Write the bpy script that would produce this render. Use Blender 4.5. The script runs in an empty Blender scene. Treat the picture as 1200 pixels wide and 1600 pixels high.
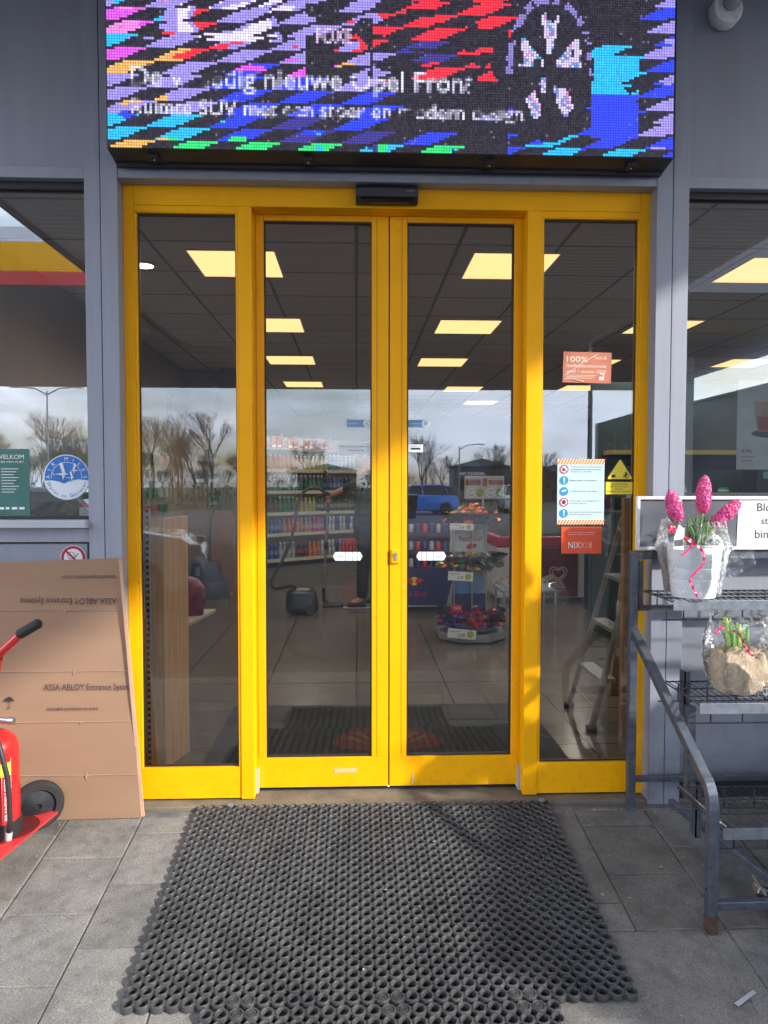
import bpy, bmesh, math, random
import numpy as np
from mathutils import Vector, Matrix, noise
rnd = random.Random(7)
S = bpy.context.scene
C = S.collection
PI = math.pi
# ---------------------------------------------------------------- camera, sky, sun, exposure
CAMY, CAMZ = -3.07, 1.35
FPX = 1130.0
yaw, pitch, roll = math.radians(2.17), math.radians(2.22), math.radians(-.05)
cy, sy, cp, sp = math.cos(yaw), math.sin(yaw), math.cos(pitch), math.sin(pitch)
F_ = Vector((sy*cp, cy*cp, -sp)); R_ = Vector((cy, -sy, 0)); D_ = F_.cross(R_)
cr, sr = math.cos(roll), math.sin(roll)
R2, D2 = cr*R_+sr*D_, -sr*R_+cr*D_
cam = bpy.data.cameras.new('camera'); camo = bpy.data.objects.new('camera', cam); C.objects.link(camo)
M4 = Matrix((R2, -D2, -F_)).transposed().to_4x4(); M4.translation = Vector((0, CAMY, CAMZ))
camo.matrix_world = M4
cam.sensor_fit = 'VERTICAL'; cam.sensor_height = 36.0; cam.sensor_width = 27.0
cam.lens = FPX/1600*36.0; cam.clip_start = .05; cam.clip_end = 900
S.camera = camo
def at(x, y, Y):
    d = ((x-600)/FPX)*R2+((y-800)/FPX)*D2+F_
    t = (Y-CAMY)/d.y
    return Vector((d.x*t, Y, CAMZ+d.z*t))
def fl(x, y, Z=0.):
    d = ((x-600)/FPX)*R2+((y-800)/FPX)*D2+F_
    t = (Z-CAMZ)/d.z
    return Vector((d.x*t, CAMY+d.y*t, Z))
def gz(Y): return -.015+.12*max(Y, -1.35)      # height of the sloping pavement
SUN_EL, SUN_AZ = math.radians(27), math.radians(120)
W = bpy.data.worlds.new('World'); S.world = W; W.use_nodes = True
nt = W.node_tree; nt.nodes.clear()
o = nt.nodes.new('ShaderNodeOutputWorld'); bg = nt.nodes.new('ShaderNodeBackground')
sky = nt.nodes.new('ShaderNodeTexSky'); sky.sky_type = 'NISHITA'; sky.sun_disc = False
sky.sun_elevation = SUN_EL; sky.sun_rotation = SUN_AZ; sky.air_density = 1.2; sky.dust_density = 1.5
tc = nt.nodes.new('ShaderNodeTexCoord'); mp = nt.nodes.new('ShaderNodeMapping'); mp.inputs['Scale'].default_value = (1, 1, 3.2)
nz = nt.nodes.new('ShaderNodeTexNoise'); nz.inputs['Scale'].default_value = 2.6; nz.inputs['Detail'].default_value = 9; nz.inputs['Roughness'].default_value = .58
cr1 = nt.nodes.new('ShaderNodeValToRGB'); cr1.color_ramp.elements[0].position = .36; cr1.color_ramp.elements[1].position = .6
cr2 = nt.nodes.new('ShaderNodeValToRGB')
cr2.color_ramp.elements[0].position = .35; cr2.color_ramp.elements[0].color = (7.2, 8.3, 10.6, 1)
cr2.color_ramp.elements[1].position = .7; cr2.color_ramp.elements[1].color = (11.5, 12.3, 14, 1)
mx = nt.nodes.new('ShaderNodeMixRGB')
nt.links.new(tc.outputs['Generated'], mp.inputs['Vector']); nt.links.new(mp.outputs['Vector'], nz.inputs['Vector'])
nt.links.new(nz.outputs['Fac'], cr1.inputs['Fac']); nt.links.new(nz.outputs['Fac'], cr2.inputs['Fac'])
nt.links.new(cr1.outputs['Color'], mx.inputs['Fac']); nt.links.new(sky.outputs['Color'], mx.inputs['Color1']); nt.links.new(cr2.outputs['Color'], mx.inputs['Color2'])
nt.links.new(mx.outputs['Color'], bg.inputs['Color']); bg.inputs['Strength'].default_value = .15
nt.links.new(bg.outputs['Background'], o.inputs['Surface'])
sl = bpy.data.lights.new('sun', 'SUN'); sl.energy = 2.1; sl.angle = math.radians(2); sl.color = (1, .94, .84)
so = bpy.data.objects.new('sun', sl); C.objects.link(so)
sdir = Vector((math.sin(SUN_AZ)*math.cos(SUN_EL), math.cos(SUN_AZ)*math.cos(SUN_EL), math.sin(SUN_EL)))
so.rotation_euler = sdir.to_track_quat('Z', 'Y').to_euler()
S.view_settings.view_transform = 'Standard'; S.view_settings.look = 'None'; S.view_settings.gamma = 1
S.view_settings.exposure = 1.8
S.cycles.use_denoising = True; S.cycles.caustics_reflective = False; S.cycles.caustics_refractive = False; S.cycles.blur_glossy = 1.
S.cycles.max_bounces = 9; S.cycles.diffuse_bounces = 4; S.cycles.glossy_bounces = 5; S.cycles.transmission_bounces = 6; S.cycles.transparent_max_bounces = 16
S.cycles.sample_clamp_indirect = 2.5
# ---------------------------------------------------------------- materials
def mat(name, col, rough=.5, metal=0., var=0., vs=8., bump=0., bs=60., spec=.5, col2=None, emit=None, es=0., coat=0., stretch=(1, 1, 1)):
    m = bpy.data.materials.new(name); m.use_nodes = True; n = m.node_tree.nodes; l = m.node_tree.links
    b = n['Principled BSDF']; b.inputs['Roughness'].default_value = rough; b.inputs['Metallic'].default_value = metal
    b.inputs['Specular IOR Level'].default_value = spec; b.inputs['Coat Weight'].default_value = coat
    b.inputs['Base Color'].default_value = (*col, 1)
    t = n.new('ShaderNodeTexCoord'); mp = n.new('ShaderNodeMapping'); mp.inputs['Scale'].default_value = stretch
    l.new(t.outputs['Object'], mp.inputs['Vector'])
    if var > 0 or col2:
        z = n.new('ShaderNodeTexNoise'); z.inputs['Scale'].default_value = vs; z.inputs['Detail'].default_value = 6; z.inputs['Roughness'].default_value = .65
        l.new(mp.outputs['Vector'], z.inputs['Vector'])
        r = n.new('ShaderNodeValToRGB'); r.color_ramp.elements[0].position = .32; r.color_ramp.elements[1].position = .68
        c2 = col2 or tuple(min(1, c*(1+var)) for c in col); c1 = col if col2 else tuple(c*(1-var) for c in col)
        r.color_ramp.elements[0].color = (*c1, 1); r.color_ramp.elements[1].color = (*c2, 1)
        l.new(z.outputs['Fac'], r.inputs['Fac']); l.new(r.outputs['Color'], b.inputs['Base Color'])
    if bump > 0:
        z2 = n.new('ShaderNodeTexNoise'); z2.inputs['Scale'].default_value = bs; z2.inputs['Detail'].default_value = 5
        l.new(mp.outputs['Vector'], z2.inputs['Vector'])
        bu = n.new('ShaderNodeBump'); bu.inputs['Strength'].default_value = bump; bu.inputs['Distance'].default_value = .01
        l.new(z2.outputs['Fac'], bu.inputs['Height']); l.new(bu.outputs['Normal'], b.inputs['Normal'])
    if emit:
        b.inputs['Emission Color'].default_value = (*emit, 1); b.inputs['Emission Strength'].default_value = es
    return m
def glass(name, tint=(.93, .95, .95), refl=.1, rough=0., smear=0.):
    m = bpy.data.materials.new(name); m.use_nodes = True; n = m.node_tree.nodes; l = m.node_tree.links; n.clear()
    o = n.new('ShaderNodeOutputMaterial'); tr = n.new('ShaderNodeBsdfTransparent'); gl = n.new('ShaderNodeBsdfGlossy'); mi = n.new('ShaderNodeMixShader')
    tr.inputs['Color'].default_value = (*tint, 1); gl.inputs['Roughness'].default_value = rough; gl.inputs['Color'].default_value = (.95, .97, 1, 1)
    fr = n.new('ShaderNodeFresnel'); fr.inputs['IOR'].default_value = 1.35
    ad = n.new('ShaderNodeMath'); ad.operation = 'ADD'; ad.inputs[1].default_value = refl-.022; ad.use_clamp = True
    l.new(fr.outputs['Fac'], ad.inputs[0]); l.new(ad.outputs[0], mi.inputs['Fac'])
    l.new(tr.outputs[0], mi.inputs[1]); l.new(gl.outputs[0], mi.inputs[2])
    if smear > 0:      # a thin film of grease and dust
        df = n.new('ShaderNodeBsdfDiffuse'); df.inputs['Color'].default_value = (.55, .56, .58, 1); m2 = n.new('ShaderNodeMixShader')
        t = n.new('ShaderNodeTexCoord'); mp = n.new('ShaderNodeMapping'); mp.inputs['Scale'].default_value = (5, 1, 1.4); z = n.new('ShaderNodeTexNoise'); z.inputs['Scale'].default_value = 1.7; z.inputs['Detail'].default_value = 8
        r = n.new('ShaderNodeMapRange'); r.inputs['From Min'].default_value = .4; r.inputs['From Max'].default_value = .75; r.inputs['To Max'].default_value = smear
        l.new(t.outputs['Object'], mp.inputs['Vector']); l.new(mp.outputs['Vector'], z.inputs['Vector']); l.new(z.outputs['Fac'], r.inputs['Value'])
        l.new(r.outputs[0], m2.inputs['Fac']); l.new(mi.outputs[0], m2.inputs[1]); l.new(df.outputs[0], m2.inputs[2]); l.new(m2.outputs[0], o.inputs['Surface'])
    else: l.new(mi.outputs[0], o.inputs['Surface'])
    return m
M = {}
M['grey'] = mat('grey_paint', (.275, .30, .37), .42, var=.07, vs=2.5, bump=.03, bs=30, stretch=(7, 7, .5))
M['grey_d'] = mat('grey_panel_paint', (.25, .27, .325), .45, var=.07, vs=1.6, bump=.03, bs=20, stretch=(6, 6, .6))
M['sill'] = mat('pale_sill', (.42, .44, .49), .4, var=.05)
M['dark'] = mat('dark_gap', (.015, .016, .02), .7)
M['rubber'] = mat('black_gasket', (.02, .02, .022), .55)
M['black'] = mat('black_plastic', (.018, .02, .026), .35, var=.2, vs=6)
M['yellow'] = mat('yellow_paint', (.98, .45, .0), .45, var=.06, vs=3.5, bump=.03, bs=220, spec=.25)
def grime(m, z0, z1, col, amt, lo=.45, hi=.62, vs=9):
    n = m.node_tree.nodes; l = m.node_tree.links; b = n['Principled BSDF']; src = b.inputs['Base Color'].links[0].from_socket
    t = n.new('ShaderNodeTexCoord'); sx = n.new('ShaderNodeSeparateXYZ'); l.new(t.outputs['Object'], sx.inputs[0])
    mr = n.new('ShaderNodeMapRange'); mr.inputs['From Min'].default_value = z0; mr.inputs['From Max'].default_value = z1; mr.inputs['To Min'].default_value = 1; mr.inputs['To Max'].default_value = 0; l.new(sx.outputs['Z'], mr.inputs['Value'])
    z = n.new('ShaderNodeTexNoise'); z.inputs['Scale'].default_value = vs; z.inputs['Detail'].default_value = 9; z.inputs['Roughness'].default_value = .72; l.new(t.outputs['Object'], z.inputs['Vector'])
    m2 = n.new('ShaderNodeMapRange'); m2.inputs['From Min'].default_value = lo; m2.inputs['From Max'].default_value = hi; m2.inputs['To Max'].default_value = amt; l.new(z.outputs['Fac'], m2.inputs['Value'])
    mu = n.new('ShaderNodeMath'); mu.operation = 'MULTIPLY'; l.new(mr.outputs[0], mu.inputs[0]); l.new(m2.outputs[0], mu.inputs[1])
    mx = n.new('ShaderNodeMixRGB'); mx.inputs[2].default_value = (*col, 1); l.new(mu.outputs[0], mx.inputs[0]); l.new(src, mx.inputs[1]); l.new(mx.outputs[0], b.inputs['Base Color'])
grime(M['yellow'], .02, .3, (.25, .15, .03), .22, .5, .66, 24); grime(M['yellow'], 9, 10, (.30, .19, .04), .30, .60, .72, 30)
grime(M['grey'], .0, .5, (.12, .11, .10), .5); grime(M['grey_d'], .0, .6, (.12, .11, .10), .45)
M['glass'] = glass('door_glass', refl=.062, smear=.006)
M['glassw'] = glass('window_glass', refl=.095, smear=.008)
M['white'] = mat('white_paint', (.75, .76, .78), .4, var=.03)
M['soffit'] = mat('soffit_sheet', (.8, .8, .8), .7, var=.03)
M['red'] = mat('red_paint', (.62, .018, .02), .3, coat=.4, var=.08)
M['steel'] = mat('brushed_steel', (.55, .55, .56), .3, 1., var=.1)
M['rack'] = mat('grey_rack_steel', (.115, .135, .17), .38, .55, var=.3, vs=22, bump=.08, bs=120)
M['wire'] = mat('dark_wire', (.06, .065, .075), .45, .5, var=.3, vs=40)
M['rust'] = mat('rusty_steel', (.085, .05, .035), .8, .2, var=.4, vs=40)
M['zinc'] = mat('zinc_lip', (.24, .27, .32), .38, .5, var=.25, vs=25, bump=.05, bs=90)
M['card'] = mat('brown_cardboard', (.30, .185, .118), .9, var=.05, vs=3, bump=.06, bs=60, stretch=(1, 1, 4))
M['card_edge'] = mat('cardboard_edge', (.50, .32, .22), .9, var=.1); M['crease'] = mat('cardboard_crease', (.38, .25, .19), .9, var=.15, vs=20)
M['ink'] = mat('brown_black_ink', (.035, .02, .03), .7)
M['whiteink'] = mat('white_print', (.8, .8, .82), .5)
M['blackink'] = mat('black_print', (.02, .02, .025), .5)
M['wood'] = mat('pine_board', (.82, .54, .30), .55, var=.18, vs=4, stretch=(14, 14, .6), bump=.05)
M['wood2'] = mat('pine_board_dark', (.40, .24, .13), .6, var=.2, vs=4, stretch=(14, 14, .6))
# ---------------------------------------------------------------- mesh builder
class MB:
    def __init__(s): s.v = []; s.f = []; s.mi = []; s.cur = 0
    def add(s, vs, fs):
        o = len(s.v); s.v += [tuple(v) for v in vs]
        for f in fs: s.f.append(tuple(i+o for i in f)); s.mi.append(s.cur)
        return s
    def box(s, x0, x1, y0, y1, z0, z1, rot=None, piv=None):
        vs = [Vector((x, y, z)) for x in (x0, x1) for y in (y0, y1) for z in (z0, z1)]
        if rot is not None:
            p = Vector(piv) if piv is not None else Vector(((x0+x1)/2, (y0+y1)/2, (z0+z1)/2))
            vs = [p+rot @ (v-p) for v in vs]
        return s.add(vs, [(0, 1, 3, 2), (4, 6, 7, 5), (0, 4, 5, 1), (2, 3, 7, 6), (0, 2, 6, 4), (1, 5, 7, 3)])
    def tube(s, pts, r, n=8, cap=True, sq=False):
        pts = [Vector(p) for p in pts]; rs = r if isinstance(r, (list, tuple)) else [r]*len(pts)
        prev = None; rings = []
        for i, p in enumerate(pts):
            a = pts[max(0, i-1)]; b = pts[min(len(pts)-1, i+1)]; t = (b-a).normalized()
            if prev is None:
                u = t.cross(Vector((0, 0, 1)))
                if u.length < .05: u = t.cross(Vector((1, 0, 0)))
                u.normalize()
            else: u = (prev-t*prev.dot(t)).normalized()
            prev = u; w = t.cross(u)
            ring = []
            for k in range(n):
                an = 2*PI*(k+.5)/n
                ring.append(p+(u*math.cos(an)+w*math.sin(an))*rs[i]*(1.414 if sq else 1))
            rings.append(ring)
        o = len(s.v)
        for r_ in rings: s.v += [tuple(v) for v in r_]
        for i in range(len(rings)-1):
            for k in range(n):
                s.f.append((o+i*n+k, o+i*n+(k+1) % n, o+(i+1)*n+(k+1) % n, o+(i+1)*n+k)); s.mi.append(s.cur)
        if cap:
            s.f.append(tuple(o+k for k in reversed(range(n)))); s.mi.append(s.cur)
            s.f.append(tuple(o+(len(rings)-1)*n+k for k in range(n))); s.mi.append(s.cur)
        return s
    def lathe(s, prof, c=(0, 0, 0), n=20, axis='z', cap=True):
        c = Vector(c); o = len(s.v)
        for (r, h) in prof:
            for k in range(n):
                a = 2*PI*k/n
                p = (r*math.cos(a), r*math.sin(a), h)
                if axis == 'y': p = (p[0], p[2], p[1])
                if axis == 'x': p = (p[2], p[0], p[1])
                s.v.append(tuple(c+Vector(p)))
        for i in range(len(prof)-1):
            for k in range(n):
                s.f.append((o+i*n+k, o+i*n+(k+1) % n, o+(i+1)*n+(k+1) % n, o+(i+1)*n+k)); s.mi.append(s.cur)
        if cap:
            s.f.append(tuple(o+k for k in reversed(range(n)))); s.mi.append(s.cur)
            s.f.append(tuple(o+(len(prof)-1)*n+k for k in range(n))); s.mi.append(s.cur)
        return s
    def prism(s, poly, y0, y1, plane='xz'):      # closed outline pushed through a thickness
        n = len(poly)
        def P(a, b, t): return (a, t, b) if plane == 'xz' else ((a, b, t) if plane == 'xy' else (t, a, b))
        vs = [P(a, b, y0) for a, b in poly]+[P(a, b, y1) for a, b in poly]
        return s.add(vs, [tuple(range(n)), tuple(reversed(range(n, 2*n)))]+[(i, (i+1) % n+0, (i+1) % n+n, i+n) for i in range(n)])
    def build(s, name, m, parent=None, smooth=False, bevel=0., seg=2, loc=None):
        me = bpy.data.meshes.new(name); me.from_pydata(s.v, [], s.f)
        ms = m if isinstance(m, (list, tuple)) else [m]
        for q in ms: me.materials.append(q)
        if len(ms) > 1: me.polygons.foreach_set('material_index', s.mi)
        b = bmesh.new(); b.from_mesh(me); bmesh.ops.recalc_face_normals(b, faces=b.faces); b.to_mesh(me); b.free()
        if smooth:
            me.shade_smooth()
            if smooth == 'auto': me.set_sharp_from_angle(angle=math.radians(38))
        o = bpy.data.objects.new(name, me); C.objects.link(o)
        if parent is not None:
            o.parent = parent; o.matrix_parent_inverse = Matrix.Translation(-parent.location) if parent.type == 'EMPTY' and parent.parent is None else Matrix.Identity(4)
        if loc is not None: o.location = loc
        if bevel > 0:
            q = o.modifiers.new('bevel', 'BEVEL'); q.width = bevel; q.segments = seg; q.limit_method = 'ANGLE'; q.angle_limit = .6; q.harden_normals = False
        return o
def tag(o, label=None, cat=None, group=None, kind=None):
    if label: o['label'] = label
    if cat: o['category'] = cat
    if group: o['group'] = group
    if kind: o['kind'] = kind
    return o
def thing(name, label, cat, loc=(0, 0, 0), group=None):
    o = bpy.data.objects.new(name, None); C.objects.link(o); o.location = loc; o.empty_display_size = .1
    return tag(o, label, cat, group)
def copy_tree(o, parent=None):
    c = o.copy(); C.objects.link(c)
    if parent is not None: c.parent = parent
    for ch in list(o.children): copy_tree(ch, c)
    return c
def text_raw(s, font_size=1.):
    cu = bpy.data.curves.new('t', 'FONT'); cu.body = s; cu.size = font_size; cu.resolution_u = 3; cu.fill_mode = 'BOTH'
    o = bpy.data.objects.new('t', cu); C.objects.link(o)
    bpy.context.view_layer.update()
    me = bpy.data.meshes.new_from_object(o.evaluated_get(bpy.context.evaluated_depsgraph_get()))
    bpy.data.objects.remove(o); bpy.data.curves.remove(cu)
    vs = [(v.co.x, v.co.y) for v in me.vertices]; fs = [tuple(p.vertices) for p in me.polygons]
    bpy.data.meshes.remove(me)
    x0 = min(v[0] for v in vs); x1 = max(v[0] for v in vs); y0 = min(v[1] for v in vs); y1 = max(v[1] for v in vs)
    return [(v[0]-x0, v[1]-y0) for v in vs], fs, x1-x0, y1-y0
def text(mb, s, x, z, Y, w=None, h=None, rot=0., flip=False, bold=0., side=-1):
    """flat lettering in the XZ plane, left-bottom corner at x, z"""
    vs, fs, tw, th = text_raw(s)
    sx = w/tw if w else h/th; sz = h/th if h else w/tw
    out = []
    for a, b in vs:
        a *= sx; b *= sz
        if flip: a = tw*sx-a; b = th*sz-b
        ca, sa = math.cos(rot), math.sin(rot)
        out.append((x+a*ca-b*sa, Y, z+a*sa+b*ca))
    return mb.add(out, fs)
def disc(cx, cz, r, n=32, a0=0): return [(cx+r*math.cos(2*PI*k/n+a0), cz+r*math.sin(2*PI*k/n+a0)) for k in range(n)]
def flat(mb, poly, Y): return mb.add([(a, Y, b) for a, b in poly], [tuple(range(len(poly)))])
def ring(mb, cx, cz, r0, r1, Y, n=32):
    a = disc(cx, cz, r0, n); b = disc(cx, cz, r1, n)
    return mb.add([(p[0], Y, p[1]) for p in a+b], [(i, (i+1) % n, (i+1) % n+n, i+n) for i in range(n)])
# ================================================================ GROUND
def grid_plane(name, x0, x1, y0, y1, z, m, kind='structure'):
    o = MB().add([(x0, y0, z), (x1, y0, z), (x1, y1, z), (x0, y1, z)], [(0, 1, 2, 3)]).build(name, m); tag(o, kind=kind); return o
asph = mat('asphalt', (.065, .065, .07), .85, var=.08, vs=.4, bump=.1, bs=90)
MB().add([(-300, -300, -.19), (300, -300, -.19), (300, -1.36, -.19), (-300, -1.36, -.19)], [(0, 1, 2, 3)]).build('forecourt', asph)
tag(bpy.data.objects['forecourt'], kind='structure')
grass = mat('grass', (.035, .05, .02), .9, var=.4, vs=.6, bump=.4, bs=20)
for nm, y0, y1, z, mt in (('grass_verge', -300, -40, -.185, grass),):
    MB().add([(-300, y0, z), (300, y0, z), (300, y1, z), (-300, y1, z)], [(0, 1, 2, 3)]).build(nm, mt)
    tag(bpy.data.objects[nm], kind='structure')
# paving: 30 x 30 concrete slabs laid on the slope, staggered
def slab_mat():
    m = bpy.data.materials.new('concrete_slab'); m.use_nodes = True; n = m.node_tree.nodes; l = m.node_tree.links; b = n['Principled BSDF']
    b.inputs['Roughness'].default_value = .82
    t = n.new('ShaderNodeTexCoord'); at_ = n.new('ShaderNodeAttribute'); at_.attribute_name = 'tone'
    z = n.new('ShaderNodeTexNoise'); z.inputs['Scale'].default_value = 260; z.inputs['Detail'].default_value = 3
    z2 = n.new('ShaderNodeTexNoise'); z2.inputs['Scale'].default_value = 4.5; z2.inputs['Detail'].default_value = 8; z2.inputs['Roughness'].default_value = .7
    z3 = n.new('ShaderNodeTexNoise'); z3.inputs['Scale'].default_value = 17; z3.inputs['Detail'].default_value = 6
    for q in (z, z2, z3): l.new(t.outputs['Object'], q.inputs['Vector'])
    r = n.new('ShaderNodeValToRGB'); e = r.color_ramp.elements; e[0].position = .3; e[0].color = (.10, .102, .105, 1); e[1].position = .72; e[1].color = (.215, .21, .20, 1)
    l.new(z2.outputs['Fac'], r.inputs['Fac'])
    r3 = n.new('ShaderNodeValToRGB'); e = r3.color_ramp.elements; e[0].position = .34; e[0].color = (.8, .79, .77, 1); e[1].position = .5; e[1].color = (1, 1, 1, 1)
    l.new(z3.outputs['Fac'], r3.inputs['Fac'])
    r4 = n.new('ShaderNodeValToRGB'); e = r4.color_ramp.elements; e[0].position = .3; e[0].color = (.6, .6, .6, 1); e[1].position = .72; e[1].color = (1.6, 1.58, 1.52, 1)
    l.new(z.outputs['Fac'], r4.inputs['Fac'])
    a = n.new('ShaderNodeMixRGB'); a.blend_type = 'MULTIPLY'; a.inputs[0].default_value = 1; l.new(r.outputs[0], a.inputs[1]); l.new(r3.outputs[0], a.inputs[2])
    c = n.new('ShaderNodeMixRGB'); c.blend_type = 'MULTIPLY'; c.inputs[0].default_value = 1; l.new(a.outputs[0], c.inputs[1]); l.new(r4.outputs[0], c.inputs[2])
    d = n.new('ShaderNodeMixRGB'); d.blend_type = 'MULTIPLY'; d.inputs[0].default_value = 1; l.new(c.outputs[0], d.inputs[1]); l.new(at_.outputs['Color'], d.inputs[2])
    l.new(d.outputs[0], b.inputs['Base Color'])
    bu = n.new('ShaderNodeBump'); bu.inputs['Strength'].default_value = .35; bu.inputs['Distance'].default_value = .003; l.new(z.outputs['Fac'], bu.inputs['Height']); l.new(bu.outputs[0], b.inputs['Normal'])
    return m
mslab = slab_mat()
mb = MB(); tones = []
def slab(x0, x1, y0, y1, top, tone, dz=0.):
    b = .0035; g = .0022
    x0 += g; x1 -= g; y0 += g; y1 -= g
    tx = rnd.uniform(-.0016, .0016); ty = rnd.uniform(-.0016, .0016)
    def z(x, y): return top(y)+dz+tx*(x-x0)/.3+ty*(y-y0)/.3
    q = [(x0, y0), (x1, y0), (x1, y1), (x0, y1)]; qi = [(x0+b, y0+b), (x1-b, y0+b), (x1-b, y1-b), (x0+b, y1-b)]
    vs = [(x, y, top(y)-.05) for x, y in q]+[(x, y, z(x, y)-.003) for x, y in q]+[(x, y, z(x, y)) for x, y in qi]
    fs = [(8, 9, 10, 11)]+[(i, (i+1) % 4, (i+1) % 4+4, i+4) for i in range(4)]+[(i+4, (i+1) % 4+4, (i+1) % 4+8, i+8) for i in range(4)]
    mb.add(vs, fs); tones.extend([tone]*9)
top = lambda y: gz(y)
for ci in range(-20, 22):
    x0 = .915+.3*ci
    y = -.06
    off = .15 if ci % 2 == 0 else .30
    first = True
    while y > -1.349:
        y1 = y-(off if first else .3); first = False
        y1 = max(y1, -1.35)
        if abs(y1+1.35) < .05: y1 = -1.35
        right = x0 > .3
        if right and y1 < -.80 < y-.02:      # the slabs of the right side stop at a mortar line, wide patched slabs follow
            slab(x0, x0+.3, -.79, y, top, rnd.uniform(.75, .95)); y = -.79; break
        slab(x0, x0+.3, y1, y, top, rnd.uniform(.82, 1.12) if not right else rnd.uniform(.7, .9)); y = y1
    if x0 > .3:
        pass
for (a, b_) in ((.315, 1.14), (1.14, 1.215), (1.215, 1.515), (1.515, 1.815), (1.815, 2.5), (2.5, 4), (4, 7.3)):
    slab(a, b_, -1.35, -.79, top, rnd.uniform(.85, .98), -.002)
# level slabs at the foot of the slope
for ci in range(-20, 22):
    for k in range(4):
        slab(.915+.3*ci, 1.215+.3*ci, -1.35-.3*(k+1), -1.35-.3*k, lambda y: gz(-1.35), rnd.uniform(.85, 1.1))
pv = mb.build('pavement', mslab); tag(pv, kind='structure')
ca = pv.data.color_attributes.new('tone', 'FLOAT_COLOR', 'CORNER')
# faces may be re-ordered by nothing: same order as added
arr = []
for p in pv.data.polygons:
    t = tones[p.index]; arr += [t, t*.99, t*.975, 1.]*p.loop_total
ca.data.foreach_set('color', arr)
mort = mat('sand_mortar', (.30, .27, .22), .95, var=.6, vs=25, bump=.5, bs=160, col2=(.09, .085, .08))
mb = MB()
mb.add([(-5.2, -.055, gz(-.055)-.006), (7.3, -.055, gz(-.055)-.006), (7.3, -1.35, gz(-1.35)-.006), (-5.2, -1.35, gz(-1.35)-.006), (7.3, -2.6, gz(-1.35)-.006), (-5.2, -2.6, gz(-1.35)-.006)], [(0, 1, 2, 3), (3, 2, 4, 5)])
o = mb.build('pavement_bed', mort); tag(o, kind='structure')
# concrete threshold under the door and bluestone kerb line along the facade
thr = mat('threshold_concrete', (.21, .185, .14), .8, var=.35, vs=7, bump=.35, bs=120, col2=(.10, .095, .085))
o = MB().box(-5.2, 7.3, -.058, .12, -.25, -.004).build('threshold', thr, bevel=.006); tag(o, kind='structure')
mb = MB(); mb.prism([(-5.2, -.105), (7.3, -.105), (7.3, -.0585), (-5.2, -.0585)], gz(-.1)-.03, gz(-.1)+.0035, 'xy')
o = mb.build('kerb', mat('kerb_stone', (.07, .075, .09), .7, var=.4, vs=12, bump=.4, bs=80, col2=(.2, .2, .2)), bevel=.004); tag(o, kind='structure')
# inside floor
def tile_mat(name, c1, grout, size, rough, gw=.004):
    m = bpy.data.materials.new(name); m.use_nodes = True; n = m.node_tree.nodes; l = m.node_tree.links; b = n['Principled BSDF']
    t = n.new('ShaderNodeTexCoord'); br = n.new('ShaderNodeTexBrick'); br.offset = 0; br.inputs['Scale'].default_value = 1
    br.inputs['Brick Width'].default_value = size; br.inputs['Row Height'].default_value = size; br.inputs['Mortar Size'].default_value = gw; br.inputs['Mortar Smooth'].default_value = .1
    br.inputs['Color1'].default_value = (*c1, 1); br.inputs['Color2'].default_value = (*[c*.86 for c in c1], 1); br.inputs['Mortar'].default_value = (*grout, 1)
    z = n.new('ShaderNodeTexNoise'); z.inputs['Scale'].default_value = 6; z.inputs['Detail'].default_value = 7
    l.new(t.outputs['Object'], br.inputs['Vector']); l.new(t.outputs['Object'], z.inputs['Vector'])
    mr = n.new('ShaderNodeMapRange'); mr.inputs['To Min'].default_value = rough*.9; mr.inputs['To Max'].default_value = rough*1.1; l.new(z.outputs['Fac'], mr.inputs['Value'])
    l.new(br.outputs['Color'], b.inputs['Base Color']); l.new(mr.outputs[0], b.inputs['Roughness'])
    return m
o = MB().add([(-6, .12, 0), (7, .12, 0), (7, 12, 0), (-6, 12, 0)], [(0, 1, 2, 3)]).build('floor', tile_mat('floor_tile', (.13, .108, .085), (.015, .014, .013), .6, .22, .006)); tag(o, kind='structure')
def ceil_mat():
    m = tile_mat('ceiling_tile', (.6, .59, .57), (.14, .14, .14), .6, .8, .012)
    return m
o = MB().box(-6, 7, .12, 12, 2.75, 2.8).build('ceiling', ceil_mat()); tag(o, kind='structure')
# ================================================================ BUILDING
shop = thing('shop_building', 'grey panelled petrol station shop front with large windows either side of the yellow door', 'building', (0, 0, 0))
ZT = 3.45
def P(name, m, *boxes, bevel=.0015, parent=shop, smooth=False):
    mb = MB()
    for b in boxes: mb.box(*b)
    return mb.build(name, m, parent, bevel=bevel)
P('post', M['grey'], (-1.095, -1.033, -.07, .05, -.02, ZT), (-1.0295, -.963, -.0705, .05, -.02, ZT), (-1.04, -1.02, -.055, .04, -.02, ZT-.01))
P('post', M['grey'], (1.246, 1.3115, -.0705, .05, -.02, ZT), (1.315, 1.381, -.07, .05, -.02, ZT), (1.30, 1.33, -.055, .04, -.02, ZT-.01))
P('header_rail', M['grey'], (-.962, 1.245, -.068, .06, 2.583, 2.621))
P('wall_panel', M['grey_d'], (-5.2, -1.097, -.045, .1, 2.63, ZT))
P('wall_panel', M['grey_d'], (1.383, 7.3, -.045, .1, 2.632, ZT))
P('wall_panel', M['grey_d'], (-.962, 1.245, -.03, .1, 2.622, ZT))
P('wall_panel', M['grey_d'], (-5.2, -1.112, -.045, .1, -.01, 1.103))
P('wall_panel', M['grey_d'], (1.383, 7.3, -.035, .1, .09, 1.10))
P('skirting', M['dark'], (1.383, 7.3, -.045, .1, -.01, .088))
for x0, x1, zr0, zr1 in ((-5.2, -1.096, 2.578, 2.622), (1.382, 7.3, 2.580, 2.624)):
    P('rail', M['grey'], (x0, x1, -.066, .05, zr0, zr1))
P('rail', M['grey'], (-5.2, -1.096, -.06, .05, 1.11, 1.166))
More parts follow.
